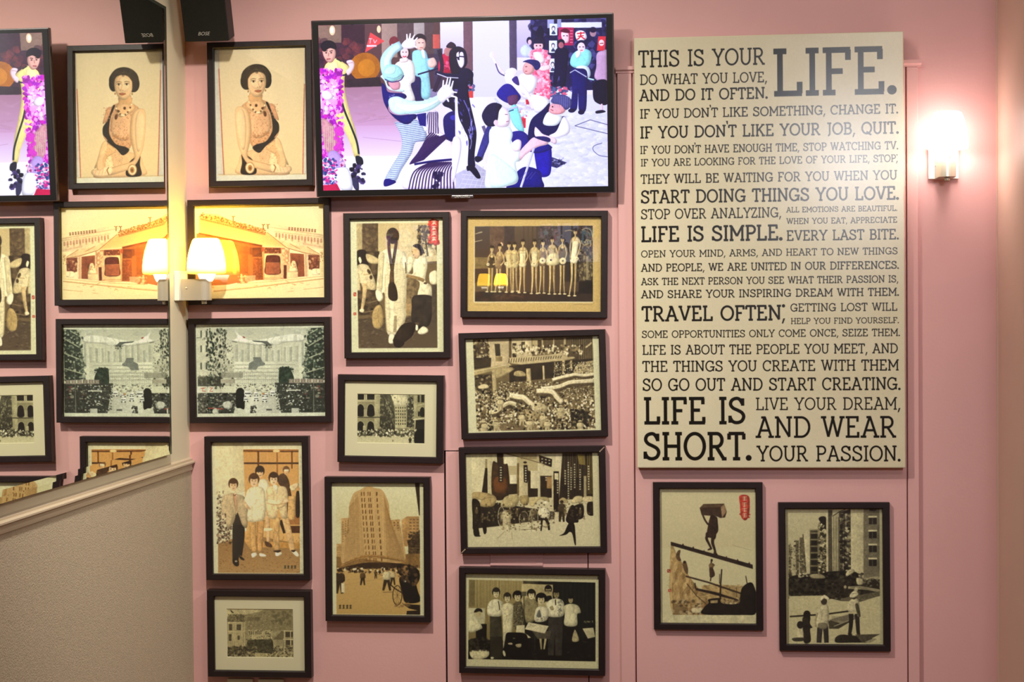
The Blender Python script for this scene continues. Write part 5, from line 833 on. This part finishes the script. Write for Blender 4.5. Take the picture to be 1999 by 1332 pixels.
M=dict(
 pink=mat('pink_wall_paint',PINK,.55,bump=.12,bscale=160,var=.02,vscale=5,spec=.35),
 rightwall=mat('dusty_pink_paint',(205,172,156),.5,bump=.1,bscale=160,var=.02,spec=.4),
 cream=mat('cream_wall_paint',(222,212,184),.55,bump=.08,bscale=120,var=.02,spec=.35),
 taupe=mat('taupe_wall_covering',(186,172,148),.85,bump=.7,bscale=300,var=.05,vscale=60,spec=.2),
 railp=mat('rail_paint',(196,180,154),.4,spec=.4),
 floor=mat('floor_boards',(92,64,44),.5,var=.1,vscale=3), ceil=mat('ceiling_paint',(225,218,205),.8), dark=mat('dark_gap',(22,14,12),.9),
 frame=mat('dark_wood_frame',(33,23,23),.42,bump=.15,bscale=90,var=.12,vscale=30,spec=.32), back=mat('hardboard',(120,90,60),.9),
 mount=mat('cream_mount_card',(226,221,180),.8,var=.015,vscale=4), black=mat('black_plastic',(14,13,14),.3), blackm=mat('matt_black_cloth',(24,24,19),.85,bump=.5,bscale=700,spec=.25), blacks=mat('black_cabinet',(26,21,20),.55),
 rim=mat('clear_smoked_rim',(70,62,66),.18,spec=.7), chrome=mat('brushed_steel',(205,198,178),.33,metal=.6), white=mat('white_enamel',(232,226,212),.35), logo=mat('silver_lettering',(190,185,175),.35,metal=.3), chip=mat('bare_wood_chip',(150,128,104),.8),
 switch=mat('ivory_switch',(214,212,186),.4), edge=mat('canvas_edge',(214,206,172),.7), edgereflect=mat('glass_edge_and_reflection',(62,68,58),.25))
def glass_mat():
    m=bpy.data.materials.new('picture_glass'); m.use_nodes=True; nt=m.node_tree; nt.nodes.clear()
    o=nt.nodes.new('ShaderNodeOutputMaterial'); x=nt.nodes.new('ShaderNodeMixShader'); t=nt.nodes.new('ShaderNodeBsdfTransparent'); g=nt.nodes.new('ShaderNodeBsdfGlossy'); g.inputs['Roughness'].default_value=0
    f=nt.nodes.new('ShaderNodeLayerWeight'); f.inputs['Blend'].default_value=.12; r=nt.nodes.new('ShaderNodeMapRange'); r.inputs['To Min'].default_value=.045; r.inputs['To Max'].default_value=.5
    nt.links.new(f.outputs['Facing'],r.inputs['Value']); nt.links.new(r.outputs['Result'],x.inputs['Fac']); nt.links.new(t.outputs[0],x.inputs[1]); nt.links.new(g.outputs[0],x.inputs[2]); nt.links.new(x.outputs[0],o.inputs['Surface']); return m
M['glass']=glass_mat()
def mirror_mat():
    m=bpy.data.materials.new('mirror_silver'); m.use_nodes=True; b=m.node_tree.nodes['Principled BSDF']; b.inputs['Base Color'].default_value=(.93,.94,.88,1); b.inputs['Metallic'].default_value=1; b.inputs['Roughness'].default_value=.012; return m
M['mirror']=mirror_mat()
def shade_mat(name,col,k,rim,z0,z1):
    m=bpy.data.materials.new(name); m.use_nodes=True; nt=m.node_tree; b=nt.nodes['Principled BSDF']; b.inputs['Base Color'].default_value=(.8,.75,.6,1); b.inputs['Roughness'].default_value=.3
    tc=nt.nodes.new('ShaderNodeTexCoord'); s=nt.nodes.new('ShaderNodeSeparateXYZ'); nt.links.new(tc.outputs['Object'],s.inputs[0])
    r=nt.nodes.new('ShaderNodeMapRange'); r.interpolation_type='SMOOTHSTEP'; r.inputs['From Min'].default_value=z0; r.inputs['From Max'].default_value=z1; r.inputs['To Min'].default_value=rim; r.inputs['To Max'].default_value=k; nt.links.new(s.outputs['Z'],r.inputs['Value'])
    b.inputs['Emission Color'].default_value=(*col,1); nt.links.new(r.outputs['Result'],b.inputs['Emission Strength']); return m
def link(name,bm,m,parent=None,smooth=False):
    me=bpy.data.meshes.new(name); bmesh.ops.recalc_face_normals(bm,faces=bm.faces[:]); bm.to_mesh(me); bm.free()
    for mm in (m if isinstance(m,list) else [m]): me.materials.append(mm)
    if smooth:
        for p in me.polygons: p.use_smooth=True
    o=bpy.data.objects.new(name,me); COL.objects.link(o)
    if parent: o.parent=parent
    return o
def box(bm,x0,x1,y0,y1,z0,z1,mi=0):
    v=[bm.verts.new((x,y,z)) for x in (x0,x1) for y in (y0,y1) for z in (z0,z1)]
    for f in ((0,1,3,2),(4,6,7,5),(0,4,5,1),(2,3,7,6),(0,2,6,4),(1,5,7,3)):
        q=bm.faces.new([v[i] for i in f]); q.material_index=mi
    return v
def bbox(*a,bev=0,seg=2):
    bm=bmesh.new(); box(bm,*a)
    if bev: bmesh.ops.bevel(bm,geom=bm.edges[:],offset=bev,segments=seg,affect='EDGES',profile=.6)
    return bm
def lathe(prof,n=48,cap=True):
    bm=bmesh.new(); R=[]
    for r,z in prof: R.append([bm.verts.new((r*math.cos(2*math.pi*i/n),r*math.sin(2*math.pi*i/n),z)) for i in range(n)])
    for a,b in zip(R,R[1:]):
        for i in range(n): bm.faces.new((a[i],a[(i+1)%n],b[(i+1)%n],b[i]))
    if cap: bm.faces.new(R[0][::-1]); bm.faces.new(R[-1])
    return bm
def prism(pts,axis,a0,a1):
    """extrude a closed 2D polygon along an axis; pts are the other two coordinates in order"""
    bm=bmesh.new()
    def V(p,a): return {'x':(a,p[0],p[1]),'y':(p[0],a,p[1]),'z':(p[0],p[1],a)}[axis]
    A=[bm.verts.new(V(p,a0)) for p in pts]; B=[bm.verts.new(V(p,a1)) for p in pts]
    bm.faces.new(A); bm.faces.new(B[::-1])
    for i in range(len(pts)): j=(i+1)%len(pts); bm.faces.new((A[i],B[i],B[j],A[j]))
    return bm
def empty(name,loc,rot=(0,0,0),label=None,cat=None,group=None):
    o=bpy.data.objects.new(name,None); o.empty_display_size=.05; o.location=loc; o.rotation_euler=rot; COL.objects.link(o)
    if label: o['label']=label; o['category']=cat
    if group: o['group']=group
    return o
def struct(o,label=None,cat=None):
    o['kind']='structure'
    if label: o['label']=label; o['category']=cat
    return o
def sheet(name,w,h,y,m,parent,th=.0006):
    """thin card facing -Y with the picture on its front"""
    bm=bmesh.new(); box(bm,-w/2,w/2,y,y+th,-h/2,h/2); uv=bm.loops.layers.uv.new('UVMap')
    for f in bm.faces:
        for l in f.loops: l[uv].uv=(l.vert.co.x/w+.5,l.vert.co.z/h+.5)
    return link(name,bm,m,parent)
def lettering(name,text,size,loc,rot,m,parent,shear=0,depth=.0002):
    cu=bpy.data.curves.new(name,'FONT'); cu.body=text; cu.size=size; cu.align_x='CENTER'; cu.align_y='CENTER'; cu.extrude=depth; cu.shear=shear; cu.resolution_u=3
    t=bpy.data.objects.new(name+'_tmp',cu); COL.objects.link(t); dg=bpy.context.evaluated_depsgraph_get(); me=bpy.data.meshes.new_from_object(t.evaluated_get(dg)); bpy.data.objects.remove(t)
    me.materials.clear(); me.materials.append(m); o=bpy.data.objects.new(name,me); COL.objects.link(o); o.location=loc; o.rotation_euler=rot; o.parent=parent; return o
# ---------------------------------------------------------------- the room
XL,XR=-1.238,.788; Z1=2.75; YB=-7.3
bm=bmesh.new(); hx0,hx1,hz=-.5805,-.2165,1.1428
box(bm,XL-.1,hx0,0,.05,0,Z1); box(bm,hx1,XR+.1,0,.05,0,Z1); box(bm,hx0,hx1,0,.05,hz,Z1); box(bm,hx0-.02,hx1+.02,.012,.06,0,hz+.02,1)
struct(link('wall_back',bm,[M['pink'],M['dark']]),'pink painted picture wall behind the frames','wall')
struct(link('door_1',bbox(-.5762,-.2192,.0002,.0115,.02,1.1400,bev=.0008,seg=1),M['pink']),'flush pink access panel with thin dark joints behind the rickshaw picture','panel')
struct(link('wall_left',bbox(XL-.1,XL,YB,0,1.09,Z1),M['cream']),'cream side wall above the rail, carrying the mirror','wall')
struct(link('wall_left_lower',bbox(XL-.1,XL+.0035,YB,0,0,1.0925),M['taupe']),'textured taupe wall covering below the chair rail','wall')
struct(link('wall_right',bbox(XR,XR+.12,-.9,0,0,Z1),M['rightwall']),'dusty pink side wall at the right edge','wall')
struct(link('trim_5',prism([(XR-.004,0),(XR,0),(XR,-.005),(XR-.004,-.005)],'z',0,Z1),M['rightwall']),'thin bead in the right corner','trim')
struct(link('wall_front',bbox(XL-.1,3.1,YB-.1,YB,0,Z1),M['pink'])); struct(link('wall_far_right',bbox(3,3.1,YB,-.9,0,Z1),M['pink'])); struct(link('wall_return',bbox(XR+.12,3.1,-.9,-.8,0,Z1),M['pink']))
struct(link('floor',bbox(XL-.1,3.1,YB-.1,.05,-.05,0),M['floor'])); struct(link('ceiling',bbox(XL-.1,3.1,YB-.1,.05,Z1,Z1+.05),M['ceil']))
# chair rail with stepped profile
P=[(0,1.0915),(.005,1.0915),(.0075,1.094),(.0075,1.099),(.0050,1.1015),(.0065,1.1065),(.0100,1.1100),(.0135,1.1115),(.0135,1.1150),(.0115,1.1175),(0,1.1180)]
struct(link('trim_1',prism([(XL+a,b) for a,b in P],'y',-5.5,-.0003),M['railp']),'painted chair rail with a stepped moulding under the mirror','rail')
P=[(0,1.118),(.006,1.118),(.006,1.122),(.003,1.1245),(0,1.1255)]
struct(link('trim_6',prism([(XL+a,b) for a,b in P],'y',-5.5,-.0003),M['railp']),'small bead on top of the chair rail','trim')
# boxed-in opening on the pink wall: two upright boards, a cap and the infill board the poster hangs on
struct(link('trim_2',bbox(-.1360,-.1005,-.013,-.0002,0,2.082,bev=.0015,seg=1),M['pink']),'pink upright board between television and poster','trim')
struct(link('trim_3',bbox(.5692,.5965,-.013,-.0002,0,2.082,bev=.0015,seg=1),M['pink']),'pink upright board at the right of the poster','trim')
struct(link('trim_4',prism([(-.0002,2.082),(-.014,2.082),(-.014,2.086),(-.0195,2.0895),(-.0195,2.098),(-.0002,2.098)],'x',-.1395,.6047),M['pink']),'pink moulded cap behind the top of the poster','trim')
struct(link('panel_board',bbox(-.0975,.5662,-.0115,-.0002,0,2.0818,bev=.0008,seg=1),M['pink']),'flat pink board behind and below the poster','panel')
# ---------------------------------------------------------------- mirror
mr=empty('wall_mirror',(XL,-3.5,1.69),label='large frameless mirror with angled glass edges on the cream side wall',cat='mirror')
y0,y1,z0,z1=-.2140,-6.85,1.1520,2.2330; xf,xb=-1.222,XL+.0002; bw=.0125
bm=bmesh.new(); box(bm,xb,xf-.0013,y1-.008,y0+.015,z0-.0004,z1+.008); o=link('mirror_edge_and_reflection',bm,M['edgereflect'],mr); o.matrix_parent_inverse=Matrix.Translation(-mr.location)  # glass body; its dark overhang stands in for the bevel's dark reflection
bm=bmesh.new(); ringv=lambda k,d:[bm.verts.new((xf-d,y0-k if i in (0,3) else y1+k,z0+k if i<2 else z1-k)) for i in range(4)]
O,J,I=ringv(0,.0011),ringv(bw,.00035),ringv(2*bw,0); bm.faces.new(I)
for A_,B_ in ((O,J),(J,I)):
    for i in range(4): j=(i+1)%4; bm.faces.new((A_[i],A_[j],B_[j],B_[i]))
o=link('mirror_glass',bm,M['mirror'],mr); o.matrix_parent_inverse=Matrix.Translation(-mr.location)
for p in o.data.polygons:
    if p.normal.x<0: p.flip()
# ---------------------------------------------------------------- framed pictures
FR={
'portrait':(-1.0384,1.9984,0,.15,'portrait of a seated woman with dark curled hair, pearls and a dark sash'),
'temple':(-1.0459,1.6501,1,.14,'sepia view of a temple with tiled roof, behind the lit lamp'),
'street':(-1.0469,1.3488,1,.33,'faded view of an airliner low over a crowded street'),
'braid':(-.6929,1.5605,0,-.06,'sepia photo of a figure from behind with two long braids'),
'arches':(-.7123,1.2244,2,-.96,'small mounted photo of a street between arcaded facades'),
'women':(-.3466,1.6101,1,-.75,'photo of ten women in bathing costumes standing in a row'),
'parade':(-.3510,1.3095,1,1.18,'photo of a dragon parade in a packed street under balconies'),
'four':(-1.0576,.9973,0,.21,'photo of four young men standing in front of orange curtains'),
'tower':(-.7483,.8943,0,-.17,'sepia photo of a tall stepped tower block above a square'),
'town':(-1.0561,.6767,2,.07,'small mounted photo of old houses below a hillside, lowest at the left'),
'rickshaw':(-.3542,1.0203,1,.68,'photo of rickshaws in a sunlit street, corners chipped'),
'band':(-.3588,.7158,1,-.42,'photo of nine people standing on a stage behind music stands'),
'porter':(.0807,.8824,0,.04,'photo of a porter carrying a box up a plank, red seal'),
'estate':(.3891,.8335,0,.22,'photo of tower blocks with two hatted men carrying a litter')}
DIM={0:(.2695,.3665,.2355,.3355),1:(.3672,.2668,.3345,.2355),2:(.2695,.2215,.2338,.1890)}
FD,PR=.026,.0145
def rail_bm(w,h,iw,ih,side):
    """one mitred rail of the moulding: 0 top 1 right 2 bottom 3 left"""
    fx,fz=(w-iw)/2,(h-ih)/2
    prof=[(0,-.0004),(0,-FD+.0012),(.07,-FD),(.86,-FD),(1,-FD+.0022),(1,-.0004)]
    bm=bmesh.new(); L=[];R=[]
    for t,y in prof:
        x,z=w/2-t*fx,h/2-t*fz
        a,b={0:((-x,y,z),(x,y,z)),1:((x,y,z),(x,y,-z)),2:((x,y,-z),(-x,y,-z)),3:((-x,y,-z),(-x,y,z))}[side]
        L.append(bm.verts.new(a)); R.append(bm.verts.new(b))
    n=len(prof)
    for i in range(n): j=(i+1)%n; bm.faces.new((L[i],L[j],R[j],R[i]))
    bm.faces.new(L); bm.faces.new(R[::-1]); return bm
RAILS={k:[None]*4 for k in DIM}
for key,(x,z,kind,rot,desc) in FR.items():
    w_,h_,iw,ih=DIM[kind]; t=empty('picture_frame',(x,0,z),(0,math.radians(-rot),0),'black framed '+desc,'picture frame')
    for s in range(4):
        if RAILS[kind][s] is None: RAILS[kind][s]=link('frame_rail',rail_bm(w_,h_,iw,ih,s),M['frame'],t)
        else: o=RAILS[kind][s].copy(); COL.objects.link(o); o.parent=t
    link('backing_board',bbox(-iw/2-.004,iw/2+.004,-PR+.0010,-.003,-ih/2-.004,ih/2+.004),M['back'],t)
    im=globals()['pic_'+key](); pm=img_mat(key+'_print',im,.6,spec=.3)
    if kind==2:
        pw,ph=(.1731,.1243); sheet('photo_print',pw,ph,-PR,pm,t,.0008)
        a,b=pw/2-.001,ph/2-.001; bm=bmesh.new(); yb,yf=-PR-.0004,-PR-.0018; c_=.0012
        V=lambda X,Z,Y:bm.verts.new((X,Y,Z))
        o1=[V(sx*iw/2,sz*ih/2,yf) for sx,sz in ((-1,-1),(1,-1),(1,1),(-1,1))]; i1=[V(sx*(a+c_),sz*(b+c_),yf) for sx,sz in ((-1,-1),(1,-1),(1,1),(-1,1))]; i2=[V(sx*a,sz*b,yb) for sx,sz in ((-1,-1),(1,-1),(1,1),(-1,1))]; o2=[V(sx*iw/2,sz*ih/2,yb) for sx,sz in ((-1,-1),(1,-1),(1,1),(-1,1))]
        for A,B in ((o1,i1),(i1,i2),(i2,o2),(o2,o1)):
            for i in range(4): j=(i+1)%4; bm.faces.new((A[i],A[j],B[j],B[i]))
        link('mount_card',bm,M['mount'],t)
    else: sheet('photo_print',iw,ih,-PR,pm,t)
    link('glass_pane',bbox(-iw/2,iw/2,-PR-.0034,-PR-.0024,-ih/2,ih/2),M['glass'],t)
    if key=='rickshaw':
        for sx,sz,L in ((1,1,.011),(-1,-1,.009)):
            bm=bmesh.new(); q=[(sx*(w_/2-.002),sz*(h_/2-.001)),(sx*(w_/2-.001),sz*(h_/2-.003)),(sx*(w_/2-.002-L),sz*(h_/2-.004-L)),(sx*(w_/2-.004-L),sz*(h_/2-.003-L*.9))]
            bm.faces.new([bm.verts.new((a_,-FD-.0002,b_)) for a_,b_ in q]); link('chipped_edge',bm,M['chip'],t)
# ---------------------------------------------------------------- poster
p=empty('canvas_poster',(.2332,0,1.6336),(0,math.radians(-.07),0),'big cream poster covered in black slab-serif life motto lettering','poster')
W,H=.6514,1.0604
link('canvas_wrap',bbox(-W/2,W/2,-.0415,-.0135,-H/2,H/2,bev=.0025),M['edge'],p)
sheet('printed_face',W-.004,H-.004,-.0420,img_mat('poster_print',pic_poster(),.235,spec=.5,bump=.04),p,.0004)
# ---------------------------------------------------------------- television, leaning forward at the top
A=Vector((-.8884,-.060,1.7826)); up=Vector((0,-.043,.4335)); tilt=math.atan2(.043,.4335); TW,TH=.7475,.4356
tv=empty('television',(-.5140,-.0815,1.9993),(tilt,0,0),'wide flat television showing people dancing in a street, top centre-left','television')
link('outer_rim',(lambda b:b)(bbox(-TW/2,TW/2,.0005,.016,-TH/2,TH/2,bev=.003)),M['rim'],tv)
def ring(w,h,l,r,t,b,y0,y1):
    bm=bmesh.new(); 
    for a in ((-w/2,-w/2+l,y0,y1,-h/2,h/2),(w/2-r,w/2,y0,y1,-h/2,h/2),(-w/2+l,w/2-r,y0,y1,h/2-t,h/2),(-w/2+l,w/2-r,y0,y1,-h/2,-h/2+b)): box(bm,*a)
    return bm
link('inner_frame',ring(TW-.008,TH-.008,.0145,.0135,.0085,.0125,-.0012,.0006),M['black'],tv)
link('rear_housing',bbox(-TW*.42,TW*.42,.016,.046,-TH*.40,TH*.40,bev=.008),M['blacks'],tv)
sheet('screen',TW-.036,TH-.029,-.0004,img_mat('television_picture',pic_tv(),.25,emit=TVK,spec=.5),tv,.0004)
tv.children[-1].location=(0,0,.002)
link('wall_bracket',bbox(-.05,.05,.040,.072,-.06,.06),M['blacks'],tv)
link('badge_lip',bbox(-.034,.022,.002,.012,-TH/2-.0075,-TH/2,bev=.002),M['rim'],tv)
lettering('maker_lettering','SAMSUNG',.0085,(-.006,.0012,-TH/2-.0040),(math.pi/2,0,0),M['logo'],tv)
t2=tv.copy(); COL.objects.link(t2); t2.location=(-.68,YB+.075,1.95); t2.rotation_euler=(tilt,0,math.pi); t2.scale=(.66,.66,.66); t2['label']='second smaller television on the far wall, visible only in the glass reflections'
for ch in tv.children: c_=ch.copy(); COL.objects.link(c_); c_.parent=t2
# ---------------------------------------------------------------- loudspeaker, pitched down from a bracket near the corner
sw,sh,sd=.111,.215,.062; pit=math.radians(21)
s=empty('loudspeaker',(-1.1455,-.122,2.1670),(pit,0,0),'black loudspeaker tilted down in the top left corner','loudspeaker')
link('cabinet',bbox(-sw/2,sw/2,.006,sd,0,sh,bev=.003),M['blacks'],s)
link('grille',bbox(-sw/2+.0005,sw/2-.0005,-.0005,.0062,.0008,sh-.001,bev=.0022),M['blackm'],s)
lettering('maker_lettering','BOSE',.0125,(-.006,-.0008,.020),(math.pi/2,0,0),M['logo'],s,.35)
bm=bmesh.new(); box(bm,-.012,.012,sd-.002,sd+.112,sh*.55,sh*.55+.02); link('mounting_arm',bm,M['blacks'],s)
# ---------------------------------------------------------------- wall lamps
def sconce(loc,rz,label,smat):
    t=empty('wall_lamp',loc,(0,0,rz),label,'lamp')
    link('back_plate',bbox(-.036,.036,-.013,-.0003,-.037,.037,bev=.0015),M['white'],t)
    # U-shaped bracket with a rounded nose
    P=[(-.021,-.013),(.021,-.013)]+[(.021*math.cos(a),-.064-.021*math.sin(a)) for a in [math.pi*i/14 for i in range(15)]]
    br=link('bracket',prism(P,'z',-.0365,.0165),M['chrome'],t)
    for sx in (-1,1):
        b=lathe([(.0028,0),(.0030,.0008),(.0018,.0016)],16); o=link('screw',b,M['chrome'],br,True); o.location=(sx*.0211,-.027,-.006); o.rotation_euler=(0,sx*math.pi/2,0)
    o=link('finial',lathe([(.006,-.0095),(.0068,-.008),(.0068,0)],20),M['chrome'],t,True); o.location=(0,-.066,-.0365)
    o=link('shade_holder',lathe([(.014,.010),(.0165,.014),(.0215,.0275),(.022,.0300)],32),smat[1],t,True); o.location=(0,-.073,0)
    pr=[(.020,.0290),(.044,.0295),(.0478,.0315),(.0487,.038),(.0482,.052),(.0462,.070),(.0425,.088),(.0378,.103),(.0345,.112),(.0318,.1165),(.0275,.1185),(.012,.119)]
    o=link('lamp_shade',lathe(pr,56),smat[0],t,True); o.location=(0,-.073,0)
    return t
LW=(shade_mat('amber_glass_shade',LCOL,LK,1.3,.030,.052),shade_mat('amber_glass_holder',(1,.86,.68),12,1.2,.012,.03))
RW=(shade_mat('opal_glass_shade',RCOL,RK,RK*5,.0298,.034),shade_mat('opal_glass_holder',(1,.88,.78),12,2.5,.012,.03))
sconce((XL,-.082,1.5640),math.pi/2,'amber glowing wall lamp on the cream wall strip, left',LW)
sconce((.657,0,1.8445),0,'white glowing wall lamp on the pink wall right of the poster',RW)
sconce((XL,-7.0,1.62),math.pi/2,'distant amber wall lamp behind the viewer, seen only in reflections',LW)
# ---------------------------------------------------------------- small fittings
pl=empty('wall_plaque',(-.398,0,.887),label='small pink overpainted plaque below the rickshaw picture',cat='plaque')
link('plate',bbox(-.0667,.0667,-.0025,-.0002,-.035,.035,bev=.0006,seg=1),M['pink'],pl)
def stick(bm,a,b,w=.0012,y0=-.0036,y1=-.0024):
    a,b=Vector(a),Vector(b); d=(b-a).normalized(); n=Vector((-d.y,d.x))*w/2; q=[a+n,a-n,b-n,b+n]
    A=[bm.verts.new((v.x,y0,v.y)) for v in q]; B=[bm.verts.new((v.x,y1,v.y)) for v in q]; bm.faces.new(A); bm.faces.new(B[::-1])
    for i in range(4): j=(i+1)%4; bm.faces.new((A[i],A[j],B[j],B[i]))
bm=bmesh.new(); a,b,c_=.058,.0265,.008
C_=[(-a+c_,-b),(a-c_,-b),(a-c_,-b+c_*.6),(a,-b+c_),(a,b-c_),(a-c_,b-c_*.6),(a-c_,b),(-a+c_,b),(-a+c_,b-c_*.6),(-a,b-c_),(-a,-b+c_),(-a+c_,-b+c_*.6)]
for i in range(len(C_)): stick(bm,C_[i],C_[(i+1)%len(C_)])
link('raised_border',bm,M['pink'],pl)
for i,x in enumerate((-1.1118,-1.0313)):
    t=empty('switch_plate',(x,0,.514),label='ivory switch plate below the lowest left picture, '+('left' if i==0 else 'right')+' of the two',cat='switch')
    link('plate',bbox(-.0335,.0335,-.008,-.0002,-.043,.043,bev=.0015),M['switch'],t); link('rocker',bbox(-.011,.011,-.012,-.0075,-.018,.018,bev=.001),M['switch'],t)
